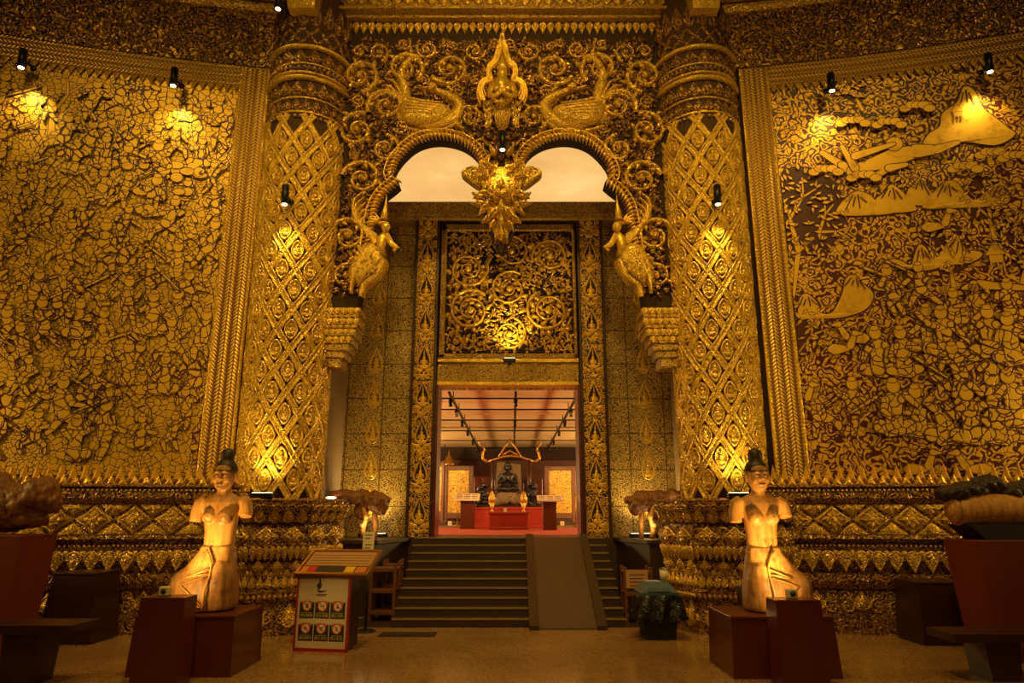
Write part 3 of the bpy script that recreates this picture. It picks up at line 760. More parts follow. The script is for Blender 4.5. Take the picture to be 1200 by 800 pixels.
    # pairs of seated people and lone standing figures
    for (a, b, H, kd) in ((1030, 443, .78, 'sit'), (1060, 443, .78, 'sit'), (1048, 512, .85, 'sit'), (1078, 514, .78, 'sit'), (1110, 522, .85, 'sit'), (1140, 522, .85, 'sit'),
                          (1108, 420, .78, 'sit'), (1090, 412, .72, 'sit'), (1135, 424, .8, 'sit'), (1160, 420, .78, 'sit'), (1188, 430, .8, 'sit'), (1192, 502, .85, 'sit'), (1172, 522, .7, 'sit'),
                          (1050, 370, .7, 'war'), (1080, 360, .6, 'war'), (962, 512, .75, 'war'), (1002, 510, .75, 'war'), (1100, 465, .7, 'war'), (1128, 465, .7, 'war'), (1165, 470, .7, 'war'), (1150, 380, .65, 'sit'), (1185, 378, .65, 'sit'), (1118, 385, .6, 'sit')):
        q = X(a, b); fl.fig(q[0], q[1], H, r, kd, r.choice((-1, 1)))
    for (a, b) in ((1000, 398), (985, 410), (1075, 550), (935, 470), (1140, 550), (1095, 268)):   # birds: body, neck, head, tail
        q = X(a, b); f = r.choice((-1, 1))
        fl.poly(petal(q[0] - f*.2, q[1], .16, .42, 0 if f > 0 else pi, 6), grow=.012); fl.limb((q[0] + f*.12, q[1] + .04), (q[0] + f*.2, q[1] + .22), .05, .03); fl.limb((q[0] + f*.2, q[1] + .23), (q[0] + f*.3, q[1] + .22), .04, .01)
    for k in range(46):                       # beyond the frame's edge the crowd goes on
        fl.fig(r.uniform(8.5, 12.2), r.uniform(2.3, 7.0), .75, r, r.choice(('sit', 'war')), r.choice((-1, 1)))
def battle_motif(mb, sgn):
    fl = Flat(mb, .012); r = random.Random(9)
    q = on_wall(60, 176); fl.tree(q[0], q[1], 1.6, r, .1, leaves=0)
    for k in range(26):                       # boulders
        a, b = r.uniform(150, 250), r.uniform(195, 228); c = on_wall(a, b); fl.poly(circ(c[0], c[1], r.uniform(.07, .13), 9, r.uniform(.05, .08)), grow=.012)
    pts = []
    for k in range(4000):
        s, z = -r.uniform(4.5, 12.2), r.uniform(2.15, 7.7)
        if all((s - a)**2 + ((z - b)*.85)**2 > .31**2 for a, b in pts): pts.append((s, z))
        if len(pts) > 340: break
    pts.sort(key=lambda p: -p[1])
    for s, z in pts: fl.fig(s, z, r.uniform(.48, .78), r, r.choice(('war', 'war', 'go', 'go', 'sit')), r.choice((-1, 1)))
mural(-1, 'battle_mural', 'gilded wall painting packed with small fighting figures', M['mural_battle'], battle_motif)
mural(1, 'landscape_mural', 'gilded wall painting of hills, trees, clouds and seated people on red lacquer', M['mural_land'], land_motif)

# ---------------------------------------------------------------- the two lattice columns
CY = 10.3
def column_parts(cx, name, label, loc_side):
    root = thing(name, label, 'column', (cx, CY, 0))
    RB = lambda z: .580 + .0075*(z - 1.7)
    def cm(V):
        r = RB(V[:, 1]); th = V[:, 0] - pi/2; rr = r + V[:, 2]
        return np.stack([cx + rr*np.cos(th), CY + rr*np.sin(th), V[:, 1]], 1)
    def sc(fn): return lambda V: fn(np.stack([V[:, 0]/.62, V[:, 1], V[:, 2]], 1))   # x given in metres of arc
    fm = sc(cm)
    yz = lambda py: at(347, py, 9.62)[2]
    zc0, zl1, ztop = 1.68, yz(135), 11.7
    mb = MB(); zz = np.linspace(zc0, ztop, 24); lathe(mb, [(RB(z), z) for z in zz], (cx, CY, 0), 64)
    obj('shaft', mb, M['column_ground'], root)
    D = 2*pi/10; H = .62; mb = MB(); z = np.arange(zc0, zl1 + .12, .07)
    for k in range(10):
        for q in (-1, 1):
            P = np.column_stack([(k*D + q*D*(z - zc0)/H)*.62, z])
            ribbon(mb, fm, P, .050, .05, ((-1, 0), (-.95, .8), (-.55, 1), (-.5, .75), (.5, .75), (.55, 1), (.95, .8), (1, 0)))
    nrow = int((zl1 - zc0)/(H/2))
    for n in range(nrow):
        for k in range(10):
            x = ((n/2 + k + .5)*D)*.62; y = zc0 + H/2*n
            if y < zc0 + .2: continue
            a = np.linspace(0, 2*pi, 14, endpoint=False)
            O = np.column_stack([x + .098*np.sign(np.cos(a))*abs(np.cos(a))**1.25, y + .168*np.sign(np.sin(a))*abs(np.sin(a))**1.35])
            mound(mb, fm, O, .055, ((1, 0), (.93, 1), (.8, 1), (.74, .55)), .7)
            mound(mb, fm, circ(x, y - .06, .062, 8, .035), .03, base=.028)        # the small seated figure
            mound(mb, fm, circ(x, y + .0, .036, 8, .045), .03, base=.028)
            mound(mb, fm, circ(x, y + .066, .022, 8, .028), .03, base=.028)
    obj('lattice', mb, M['column'], root)
    mb = MB()
    def ring(py, r0, h):
        z = yz(py); R = RB(z); lathe(mb, [(R - .02, z - h/2), (R + r0*.8, z - h/2), (R + r0, z - h/4), (R + r0, z + h/4), (R + r0*.8, z + h/2), (R - .02, z + h/2)], (cx, CY, 0), 64)
    def bring(py, r=.026, step=.075): beads(mb, fm, [(k*step, yz(py)) for k in range(int(2*pi*.62/step))], r, h=.03)
    bring(134); bring(76, .02)
    ring(128, .02, .04); ring(112, .03, .03); ring(104, .03, .03); ring(89, .075, .06); ring(83, .05, .04); ring(53, .075, .06); ring(72, .03, .03)
    obj('neck_ring', mb, M['column'], root)
    mb = MB()
    for (a, b, n, wd, up) in ((128, 113, 26, .17, True), (110, 92, 20, .22, True), (71, 56, 18, .25, True), (82, 76, 34, .12, False)):
        z0, z1 = yz(a), yz(b)
        for k in range(n):
            x = 2*pi*.62*k/n
            leafscale(mb, fm, x, z0 if up else z1, wd, abs(z1 - z0), .05, up)
    for k in range(16):                       # small lattice above the top ring
        for q in (-1, 1): ribbon(mb, fm, line((2*pi*.62*k/16, yz(48)), (2*pi*.62*(k + q)/16, yz(30)), .1), .025, .03)
    z0 = yz(28)
    for k in range(20): leafscale(mb, fm, 2*pi*.62*k/20, z0, .2, .5, .05, True)
    obj('leaf_band', mb, M['carved_dark'], root)
    # plain gilt bracket block on the front, high up
    z0 = yz(18); mb = MB()
    hexa(mb, [(cx - .20, CY - .60, z0), (cx + .24, CY - .60, z0), (cx + .24, CY - .86, z0), (cx - .20, CY - .86, z0)],
         [(cx - .26, CY - .60, z0 + .9), (cx + .30, CY - .60, z0 + .9), (cx + .30, CY - 1.15, z0 + .9), (cx - .26, CY - 1.15, z0 + .9)])
    obj('bracket', mb, M['smooth_gold'], root)
    # octagonal stepped pedestal, one corner to the front
    zp = {k: at(310, k, 9.45)[2] for k in (586, 612, 618, 640, 643, 655, 660, 674, 690, 694, 705, 712)}
    tiers = [(0, .05, 1.00, 1.00), (.05, zp[705], .93, .90), (zp[705], zp[694], .95, .98), (zp[694], zp[690], .93, .93), (zp[690], zp[674], .92, .90), (zp[674], zp[660], .88, .92),
             (zp[660], zp[655], .86, .86), (zp[655], zp[640], .94, .98), (zp[640], zp[618], .97, .97), (zp[618], zp[612], .84, .84), (zp[612], zp[586], .94, 1.06), (zp[586], zp[586] + .03, 1.03, .98)]
    mb = MB(); a8 = np.arange(8)*pi/4 + pi/2
    for z0, z1, r0, r1 in tiers:
        hexa(mb, [(cx + r0*math.cos(a), CY + r0*math.sin(a), z0) for a in a8], [(cx + r1*math.cos(a), CY + r1*math.sin(a), z1) for a in a8])
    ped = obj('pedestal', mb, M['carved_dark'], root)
    mb = MB(); mb2 = MB()
    for k in range(8):
        am = pi/2 + pi/8 + k*pi/4
        if math.sin(am) > .5: continue        # back faces stand against the screen
        def facet(R0, R1, z0, z1):
            c8 = math.cos(pi/8)
            def fn(V):
                R = (R0 + (R1 - R0)*(V[:, 1] - z0)/(z1 - z0))*c8 + V[:, 2]
                return np.stack([cx + R*math.cos(am) + V[:, 0]*math.sin(am), CY + R*math.sin(am) - V[:, 0]*math.cos(am), V[:, 1]], 1)
            return fn
        L = .72
        z0, z1 = zp[640], zp[618]; f = facet(.97, .97, z0, z1)
        for x in (-.24, 0, .24) if False else (-.18, .18): rosette(mb, f, x, (z0 + z1)/2, .36, (z1 - z0)*1.15, .05)
        z0, z1 = zp[612], zp[586]; f = facet(.94, 1.06, z0, z1)
        for x in (-.27, -.09, .09, .27):      # big curled leaf scrolls
            scroll(mb, f, x - .035, z0 + (z1 - z0)*.62, .068, -pi/2, 1, .06, nl=5); scroll(mb, f, x + .045, z0 + (z1 - z0)*.62, .055, -pi/2, -1, .06, nl=4)
            leafscale(mb, f, x, z0 - .01, .15, (z1 - z0)*.75, .05, True)
        z0, z1 = zp[655], zp[640]; f = facet(.94, .98, z0, z1)
        for j in range(9): leafscale(mb2, f, (j - 4)*.08, z1, .09, (z1 - z0)*1.25, .035)
        z0, z1 = zp[690], zp[674]; f = facet(.92, .90, z0, z1)
        for j in range(7): leafscale(mb2, f, (j - 3)*.1, z0, .1, (z1 - z0)*.95, .04, True)
        z0, z1 = zp[674], zp[660]; f = facet(.88, .92, z0, z1)
        for x in (-.24, 0, .24): rosette(mb2, f, x, (z0 + z1)/2 + .02, .17, (z1 - z0)*1.3, .05)
        for j in range(8): leafscale(mb2, f, (j - 3.5)*.09, z0 - .02, .09, (z1 - z0)*.6, .03, True)
        z0, z1 = zp[705], zp[694]; f = facet(.95, .98, z0, z1)
        for j in range(11): mound(mb2, f, diam((j - 5)*.066, (z0 + z1)/2, .06, .07), .03)
        z0, z1 = .06, zp[705]; f = facet(.93, .90, z0, z1); h = z1 - z0
        for x in (-.19, .19):
            leafscale(mb2, f, x, z0 + .01, .2, h*.95, .05, True)
            for q in (-1, 1): scroll(mb2, f, x + q*.1, z0 + h*.4, .075, pi/2, q, .045, nl=5)
    obj('moulding', mb, M['carved'], ped); obj('moulding', mb2, M['carved_fine'], ped)
    return root
column_parts(-3.32, 'lattice_column', 'round gilded lattice column rising beside the mural of fighting figures', -1)
column_parts(3.26, 'lattice_column', 'round gilded lattice column rising beside the hilly landscape mural', 1)

# ---------------------------------------------------------------- carved double-arch screen between the columns
SY = 10.2
A = lambda px, py: tuple(at(px, py, SY)[[0, 2]])
mx = at(588, 200, SY)[0]                      # its centre line
half = [(583, 288), (574, 268), (566, 244), (569, 226), (569, 210), (566, 194), (557, 178), (542, 167), (523, 161.5), (505, 161.5), (488, 167), (474, 178), (463, 192), (459, 204), (461, 210), (467, 213),
        (460, 219), (449, 228), (441, 241), (437, 256), (434, 275), (430, 300), (424, 330), (420, 352), (420, 366)]
L = [A(*p) for p in half]
lobe, sidel = L[3:15], L[15:23]
L = L[:3] + [tuple(p) for p in smooth_curve(lobe, 5)] + [L[15]] + [tuple(p) for p in smooth_curve(sidel, 4)][1:] + L[23:]
Rr = [(2*mx - p[0], p[1]) for p in L]
zcor = A(400, 366)[1]
outer_l = [(-2.95, zcor), (-2.95, 11.6)]
poly = [(mx, A(588, 292)[1])] + L + outer_l + [(2*mx + 2.95, 11.6), (2*mx + 2.95, zcor)] + Rr[::-1]
F0 = PLANE(SY)
scr = thing('carved_arch_screen', 'carved gilded wall of scrollwork pierced by two round arches', 'arch', (mx, SY, 0))
mb = MB(); prism(mb, poly, F0, 0, -.32); obj('ground', mb, M['cavity'], scr)
dist = poly_dist([poly]); zmold = A(588, 46)[1]
sw = [A(505, 128), A(588, 112)]
keep = [(A(505, 125)[0], A(505, 125)[1], .42), (2*mx - A(505, 125)[0], A(505, 125)[1], .42), (mx, A(588, 85)[1], .30), (mx, A(588, 112)[1], .44), (mx, A(588, 148)[1], .30), (mx, A(588, 185)[1], .25)]
r3 = random.Random(3)
ins = lambda x, y: min(dist(x, y), zmold - y) if y > 3.7 else -1
zb0 = A(440, 345)[1]
c1 = pack(lambda x, y: ins(x, y) if x < mx else min(ins(x, y), -1), (-2.5, zb0, mx, zmold), ((.34, 8), (.26, 10), (.19, 16), (.13, 30), (.09, 50)), r3, keep, 1200)
mb = MB()
for (x, y, R) in c1:
    hd = r3.choice((-1, 1)); ro = r3.uniform(0, 6.28)
    scroll(mb, F0, x, y, R*.98, ro, hd, .05 + R*.16, nl=11 if R > .2 else 7); scroll(mb, F0, 2*mx - x, y, R*.98, pi - ro, -hd, .05 + R*.16, nl=11 if R > .2 else 7)
obj('scrollwork', mb, M['carved'], scr)
mb = MB(); cnt = 0
for k in range(3000):                         # small flame leaves fill the gaps
    x, y = r3.uniform(-2.6, mx), r3.uniform(zb0, zmold)
    if ins(x, y) < .05: continue
    g = r3.uniform(0, 6.28); ln = r3.uniform(.10, .17)
    for s_ in (0, 1):
        xx, gg = (x, g) if s_ == 0 else (2*mx - x, pi - g)
        mound(mb, F0, petal(xx, y, ln*.5, ln, gg, 4), .045); 
        if k % 3 == 0: beads(mb, F0, [(xx + .03, y + .02)], .026, h=.03)
    cnt += 1
    if cnt > 1500: break
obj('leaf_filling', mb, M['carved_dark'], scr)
# arch rims with a fringe of leaf teeth
def rim(path, nm):
    P = smooth_curve(path, 6); mb = MB()
    T = np.gradient(P, axis=0); T /= np.linalg.norm(T, axis=1, keepdims=True); N = np.stack([-T[:, 1], T[:, 0]], 1)
    c = P.mean(0) + np.array([0, -.3])
    sg = np.sign(((P - c)*N).sum(1)); sg = 1 if sg.sum() > 0 else -1
    ribbon(mb, F0, P + N*sg*.115, .018, .10, ROUND); ribbon(mb, F0, P + N*sg*.04, .022, .06, FLAT)
    d = np.concatenate([[0], np.cumsum(np.linalg.norm(np.diff(P, axis=0), axis=1))])
    for s in np.arange(.03, d[-1] - .02, .066):
        p = np.array([np.interp(s, d, P[:, 0]), np.interp(s, d, P[:, 1])]); nn = np.array([np.interp(s, d, N[:, 0]), np.interp(s, d, N[:, 1])])*sg
        o = p + nn*.07; a = math.atan2(-nn[1], -nn[0])
        mound(mb, F0, petal(o[0], o[1], .062, .15, a + .35, 4), .09, base=.02)
        beads(mb, F0, [p + nn*.08], .018, h=.075)
    obj(nm, mb, M['smooth_gold'], scr)
for mir in (0, 1):
    fx = (lambda q: [(2*mx - p[0], p[1]) for p in q]) if mir else (lambda q: q)
    rim(fx(lobe), 'arch_rim'); rim(fx(sidel), 'side_rim')
# mouldings along the top of the screen
mb = MB()
z = lambda py: A(588, py)[1]
box(mb, (-2.95, SY - .30, z(24)), (3.2, SY, z(21))); box(mb, (-2.95, SY - .16, z(28)), (3.2, SY, z(24))); box(mb, (-2.95, SY - .22, z(21)), (3.2, SY, z(6))); box(mb, (-2.95, SY - .42, z(6)), (3.2, SY, z(1)))
box(mb, (-2.95, SY - .5, z(-3)), (3.2, SY, z(-14)))
obj('top_moulding', mb, M['beam'], scr)
mb = MB()
for k in range(44): leafscale(mb, PLANE(SY - .02), -2.85 + k*.135, z(28), .14, z(28) - z(42), .05)
obj('leaf_moulding', mb, M['carved'], scr); mb = MB()
for k in range(30): mound(mb, PLANE(SY - .22), diam(-2.85 + k*.2, (z(21) + z(6))/2, .19, z(6) - z(21) - .04), .05)
obj('leaf_moulding', mb, M['carved'], scr); mb = MB()
for k in range(60): leafscale(mb, PLANE(SY - .42), -2.85 + k*.1, z(6) , .1, .10, .03)
obj('leaf_moulding', mb, M['carved'], scr)
# two swans, heads turned back
def swan(f):
    mb = MB(); q = lambda px, py: ((lambda p: (p[0], p[1]) if f > 0 else (2*mx - p[0], p[1]))(A(px, py)))
    ribbon(mb, F0, smooth_curve([q(470, 133), q(490, 142), q(512, 144), q(532, 138), q(538, 124), q(528, 115), q(516, 110), q(505, 106)], 6), np.linspace(.17, .055, 43), .12, ROUND)
    ribbon(mb, F0, smooth_curve([q(480, 136), q(476, 120), q(474, 104), q(470, 90), q(476, 76), q(487, 68), q(494, 74)], 6), np.linspace(.13, .03, 37), .10, ROUND)
    B = smooth_curve([q(466, 130), q(476, 120), q(494, 120), q(514, 124), q(530, 130), q(524, 144), q(500, 150), q(474, 146)], 4, True)
    mound(mb, F0, B, .20, ((1, 0), (.92, .6), (.75, .9), (.4, 1)))
    hb = q(507, 107); mound(mb, F0, circ(hb[0], hb[1], .10, 10, .075), .2)
    ribbon(mb, F0, [q(508, 108), q(498, 107), q(490, 105)], [.05, .035, .006], .14, ROUND)
    for k in range(5):                        # wing and tail feathers
        ribbon(mb, F0, smooth_curve([q(520 - k*3, 128 + k*3), q(500 - k*2, 126 + k*3.2), q(480 - k, 122 + k*4)], 4), np.linspace(.01, .03, 9), .05, ROUND, base=.17)
    for k in range(4):
        ribbon(mb, F0, smooth_curve([q(478, 126 - k), q(470 - k*4, 112), q(462 - k*5, 98 + k*5), q(452 - k*4, 95 + k*8)], 4), np.linspace(.05, .012, 13), .09, ROUND)
    ribbon(mb, F0, smooth_curve([q(470, 150), q(495, 156), q(520, 154), q(535, 146)], 5), .03, .10, ROUND)
    obj('swan_relief', mb, M['carved_fine'], scr)
swan(1); swan(-1)
# deity in a flame-shaped niche
mb = MB(); q = lambda px, py: A(px, py)
hal = [(567, 122), (563, 112), (564, 103), (570, 98), (575, 97), (573, 90), (574, 82), (580, 76), (584, 64), (588, 52), (588.5, 46)]
hal = hal + [(2*588.5 - a, b) for a, b in hal[::-1][1:]]
P = smooth_curve([q(*p) for p in hal], 5); ribbon(mb, F0, P, .055, .16)
for k in (.84, 1.14): ribbon(mb, F0, (P - P.mean(0))*k + P.mean(0), .014, .12, ROUND)
obj('niche_frame', mb, M['smooth_gold'], scr)
mb = MB(); u = lambda px, py, d: at(px, py, SY - d)
loft_pts = [(u(588, 117, .16), .11), (u(588, 110, .18), .115), (u(588, 103, .19), .15), (u(588, 98, .18), .17), (u(588, 95, .16), .06), (u(588, 91, .17), .05)]
tube(mb, [p for p, r in loft_pts], [r for p, r in loft_pts], 12, sq=(1, .8))
ell(mb, u(588.5, 87, .22), (.085, .09, .11))
tube(mb, [u(588.5, 82, .2), u(588.5, 76, .18), u(588.5, 70, .16), u(588.5, 63, .14)], [.09, .065, .035, .006], 10)
for sg in (-1, 1):
    X = lambda dx, py, d: u(588.5 + sg*dx, py, d)
    tube(mb, [X(10.5, 99, .2), X(13.5, 106, .22), X(14.5, 112, .24), X(8, 112, .32), X(1, 107, .36)], [.06, .05, .045, .042, .035], 9)
    ell(mb, X(2, 106, .37), (.045, .04, .06)); ell(mb, X(6.5, 104, .28), (.05, .05, .05)); ell(mb, X(4.4, 86, .18), (.02, .03, .05))
deity = obj('deity_figure', mb, M['smooth_gold'], scr)
mb = MB()
tube(mb, [u(588.5, 115, .12), u(588.5, 120, .12), u(588.5, 132, .11), u(588.5, 146, .10), u(588.5, 156, .08)], [.13, .17, .16, .11, .07], 16, sq=(1, .7))
for k in range(-3, 4): tube(mb, [u(588.5 + k*2.2, 118, .25 - abs(k)*.02), u(588.5 + k*3.0, 132, .24 - abs(k)*.02), u(588.5 + k*1.8, 150, .18 - abs(k)*.015)], [.024, .028, .012], 6)
tube(mb, [u(577, 116, .28), u(583, 119, .34), u(588.5, 120, .36), u(594, 119, .34), u(600, 116, .28)], .035, 8)
obj('robe', mb, M['carved'], scr)
for sg in (-1, 1):
    mb = MB()
    for k in range(4):
        x0, x1 = 588.5 + sg*(8 + k*2), 588.5 + sg*(20 - k*1.5)
        ribbon(mb, F0, smooth_curve([A(x0, 118 + k*8), A((x0 + x1)/2 + sg*3, 124 + k*9), A(x1 + sg*3, 120 + k*8)], 5), np.linspace(.06, .015, 11), .11)
    obj('niche_leaf', mb, M['carved'], scr)
# pendant: horned mask with flame leaves between the two arches
pen = obj('pendant_mask', MB().add(*boxg((mx - .27, SY - .12, A(0, 246)[1]), (mx + .27, SY + .25, A(0, 196)[1]), .14)), M['carved'], scr)
mb = MB(); fP = PLANE(SY - .14); zz = lambda py: A(588, py)[1]
tube(mb, [(mx, SY - .02, zz(246)), (mx, SY + .02, zz(258)), (mx, SY + .05, zz(270)), (mx, SY + .08, zz(282)), (mx, SY + .1, zz(292))], [.26, .22, .16, .09, .01], 16)
mound(mb, fP, circ(mx, zz(222), .26, 18, .34), .10, ((1, 0), (.85, .8), (.5, 1)))
for sg in (-1, 1):
    X = lambda dx: mx + sg*dx
    for (dx, py, w_, l_, g_) in ((.10, 190, .12, .26, 1.1), (.12, 205, .12, .24, .5), (.22, 232, .16, .26, -.4), (.2, 244, .16, .28, -.9), (.12, 252, .14, .26, -1.2), (.26, 246, .13, .24, .1), (.3, 240, .14, .22, .6), (.1, 266, .12, .2, -1.0), (.16, 260, .12, .2, -.6), (.05, 276, .1, .2, -1.3), (.2, 215, .1, .2, .1)):
        g = g_ if sg > 0 else pi - g_; mound(mb, fP, petal(X(dx), zz(py), w_, l_, g, 5), .10, base=.03)
        mound(mb, fP, petal(X(dx), zz(py), w_*.5, l_*.6, g, 4), .06, base=.11)
    scroll(mb, fP, X(.13), zz(226), .10, pi/2, sg, .12, nl=6); scroll(mb, fP, X(.23), zz(238), .085, 0, -sg, .10, nl=6); scroll(mb, fP, X(.08), zz(258), .08, pi/2, -sg, .12, nl=6); scroll(mb, fP, X(.12), zz(200), .08, -pi/2, sg, .10, nl=5)
    ell(mb, (X(.10), SY - .36, zz(208)), (.05, .04, .035))
    for k in range(6): ribbon(mb, fP, smooth_curve([(X(.19 + .03*k), zz(188 + k*1.5)), (X(.23 + .028*k), zz(205)), (X(.17 + .022*k), zz(221 + k*1.5))], 4), .018, .09, ROUND)
for k in range(5):
    for sg in (-1, 1): mound(mb, fP, petal(mx + sg*.02, zz(238), .055, .20 - k*.02, pi/2 + sg*(.25 + k*.36), 4), .06, base=.10)
mound(mb, fP, petal(mx, zz(240), .22, .34, pi/2, 7, .55), .12, ((1, 0), (.92, .9), (.8, .9), (.7, .5)), .7, base=.14)
mound(mb, fP, petal(mx, zz(232), .1, .2, pi/2, 5), .1, base=.18)
for py, w_ in ((252, .14), (268, .12), (282, .09)): mound(mb, fP, petal(mx, zz(py + 6), w_, .24, pi/2, 5, .5), .16, base=.08)
obj('mask_carving', mb, M['carved'], pen)
for sg in (-1, 1):                            # the pointed ears
    mb = MB(); Pp = [A(563, 205), A(556, 200), (A(541, 206)[0], A(541, 206)[1]), A(551, 216), A(563, 223), A(569, 214)]
    Pp = Pp if sg < 0 else [(2*mx - a, b) for a, b in Pp]
    Pp = smooth_curve(Pp, 4, True); prism(mb, Pp, PLANE(SY - .10), .02, -.14); mound(mb, PLANE(SY - .12), Pp, .09, ((1, 0), (.88, 1), (.76, .5)), .9)
    c = np.mean(Pp, 0); scroll(mb, PLANE(SY - .16), c[0], c[1], .07, 0, sg, .05, nl=5)
    obj('ear', mb, M['carved'], scr)
# bird-bodied guardian figures on the inner sides, above the corbels
def guardian(f):
    q = (lambda px, py: A(px, py)) if f > 0 else (lambda px, py: (2*mx - A(px, py)[0], A(px, py)[1]))
    g = lambda px, py, d: (lambda p: np.array([p[0] if f > 0 else 2*mx - p[0], SY - d, p[2]]))(at(px, py, SY - d))
    mb = MB()
    tube(mb, [g(447, 300, .05), g(446, 290, .08), g(449, 279, .10), g(450, 273, .10)], [.11, .095, .11, .04], 12, sq=(1, .75))
    ell(mb, g(452, 266, .12), (.07, .075, .09)); ell(mb, g(456, 266.5, .12), (.022, .02, .022)); ell(mb, g(449, 262, .12), (.085, .085, .03))

    tube(mb, [g(453, 275, .14), g(459, 286, .2), g(466, 290, .22), g(461, 293, .2)], [.05, .045, .035, .03], 8)
    tube(mb, [g(450, 257, .1), g(451, 248, .1), g(452, 240, .1), g(453, 228, .1)], [.06, .04, .02, .005], 10)
    for k in range(3): ell(mb, g(450.5 + k*.4, 256 - k*6, .1), (.062 - k*.015, .062 - k*.015, .018))
    for k in range(4): mound(mb, F0, petal(q(446, 262)[0], q(446, 262)[1], .06, .2 + .03*k, (pi/2 + .5 + .4*k) if f > 0 else (pi/2 - .5 - .4*k), 4), .06, base=.06)
    gd = obj('guardian_figure', mb, M['smooth_gold'], scr)
    mb = MB()
    B = smooth_curve([q(446, 292), q(436, 286), q(424, 292), q(414, 306), q(408, 326), q(418, 336), q(432, 330), q(446, 316), q(452, 304)], 4, True)
    prism(mb, B, F0, .0, -.3); mound(mb, F0, B, .2, ((1, 0), (.9, .7), (.7, 1)))
    for k in range(7):
        ribbon(mb, F0, smooth_curve([q(444 - k*3, 296 + k*2), q(428 - k*2, 306 + k*4), q(414, 330 + k*3)], 5), np.linspace(.05, .02, 11), .10, ROUND, base=.12)
    for k in range(5):
        ribbon(mb, F0, smooth_curve([q(442, 288 - k*2), q(430 - k*3, 274 - k*4), q(424 - k*2, 262 - k*6), q(434 - k*2, 252 - k*6)], 5), np.linspace(.06, .015, 16), .10, ROUND, base=.02)
    for k in range(30):
        a = r3.uniform(0, 1); b2 = r3.uniform(0, 1); p = q(412 + 34*a, 296 + 30*b2); mound(mb, F0, circ(p[0], p[1], .03, 7), .05, base=.17)
    ribbon(mb, F0, smooth_curve([q(449, 306), q(440, 326), q(428, 336), q(424, 350)], 5), np.linspace(.1, .05, 16), .15, ROUND)
    obj('feathered_body', mb, M['carved_fine'], gd)
guardian(1); guardian(-1)
def corbel(f):
    cxx = A(404, 366)[0] if f > 0 else 2*mx - A(404, 366)[0]
    mb = MB(); zc = lambda py: A(404, py)[1]; w0 = A(425, 366)[0] - A(404, 366)[0]
    steps = [(364, 372, 1.0), (372, 376, .92), (376, 384, .96), (384, 388, .86), (388, 396, .80), (396, 404, .60), (404, 412, .42), (412, 420, .22), (420, 431, .02)]
    for a, b, k in steps:
        x1 = cxx + f*w0*k; x0 = cxx - f*.5; box(mb, (x0, SY - .12*k - .05, zc(b)), (x1, SY + .32, zc(a)), .012)
    o = obj('corbel', mb, M['beam'], scr)
    mb = MB()
    for a, b, k in steps[:6]:
        n = int(12*k) + 3
        for j in range(n): leafscale(mb, PLANE(SY - .12*k - .05), cxx + f*(w0*k - (j + .5)*.1), zc(a), .1, zc(a) - zc(b), .03)
    obj('corbel_leaf', mb, M['smooth_gold'], o)
corbel(1); corbel(-1)

# ---------------------------------------------------------------- recess behind the screen: side walls, door wall
B_ = lambda px, py: tuple(at(px, py, BACKY)[[0, 2]])
ztopw = at(595, 236, DOORY)[2]
dx0, dx1 = at(510.5, 560, DOORY)[0], at(680, 560, DOORY)[0]; dzt = at(595, 451, DOORY)[2]
mb = MB()                                     # patterned wall left and right of the door
for a, b in ((-3.2, dx0), (dx1, 3.4)): box(mb, (a, BACKY, 0), (b, BACKY + .3, ztopw - .05))
box(mb, (dx0, BACKY, dzt), (dx1, BACKY + .3, ztopw - .05))
struct('wall_back', mb, M['side_pattern'])
for sg in (-1, 1):
    mb = MB(); x = sg*3.08 + .06; box(mb, (x, 10.5, 0), (x + sg*.2, BACKY, ztopw))
    nfl = 26
    for k in range(nfl):
        y = 10.55 + k*(BACKY - 10.6)/nfl; tube(mb, [(x, y + .04, 1.0), (x, y + .04, 6.4)], .035, 8)
    struct('wall_side_left' if sg < 0 else 'wall_side_right', mb, M['flute'])
    mb = MB(); box(mb, (x - sg*.02, 10.52, 0), (x - sg*.10, 10.60, 6.0)); struct('trim_16' if sg < 0 else 'trim_17', mb, M['bluegray'])
# pale flame niches stencilled up the side panels
mb = MB()
for sg, pxs in ((-1, 432), (1, 762)):
    for k in range(8):
        x, z0 = B_(pxs, 600)[0], LAND + .35 + k*.66
        f = PLANE(BACKY - .001)
        ribbon(mb, f, petal(x, z0, .24, .5, pi/2, 7, .6), .014, .006, FLAT, True)
        mound(mb, f, circ(x, z0 + .08, .075, 9, .04), .008); mound(mb, f, circ(x, z0 + .17, .045, 9, .07), .008); mound(mb, f, circ(x, z0 + .27, .026, 8, .035), .008); mound(mb, f, petal(x, z0 + .30, .03, .13, pi/2, 4), .008)
struct('trim_18', mb, M['leaf_gold'])
mb = MB(); fD = PLANE(DOORY)
zL = at(595, 423, DOORY)[2]; zP0 = at(595, 418, DOORY)[2]; zP1 = at(595, 263, DOORY)[2]
box(mb, (dx0 - .02, DOORY, dzt), (dx1 + .02, BACKY, zL)); struct('trim_19', mb, M['beam'])         # lintel
mb = MB(); box(mb, (dx0 - .02, DOORY - .05, zL - .03), (dx1 + .02, BACKY, zL + .05), .01); box(mb, (dx0 - .02, DOORY - .03, dzt - .01), (dx1 + .02, BACKY, dzt + .06), .01); struct('trim_20', mb, M['smooth_gold'])
mb = MB(); z1 = at(595, 236, DOORY - .1)[2]; z0 = at(595, 252, DOORY - .1)[2]; box(mb, (-3.0, DOORY - .1, z0), (3.1, BACKY + .3, z1), .01)
box(mb, (-3.0, DOORY - .16, z0 - .10), (3.1, BACKY + .3, z0), .01); struct('trim_21', mb, M['beam'])
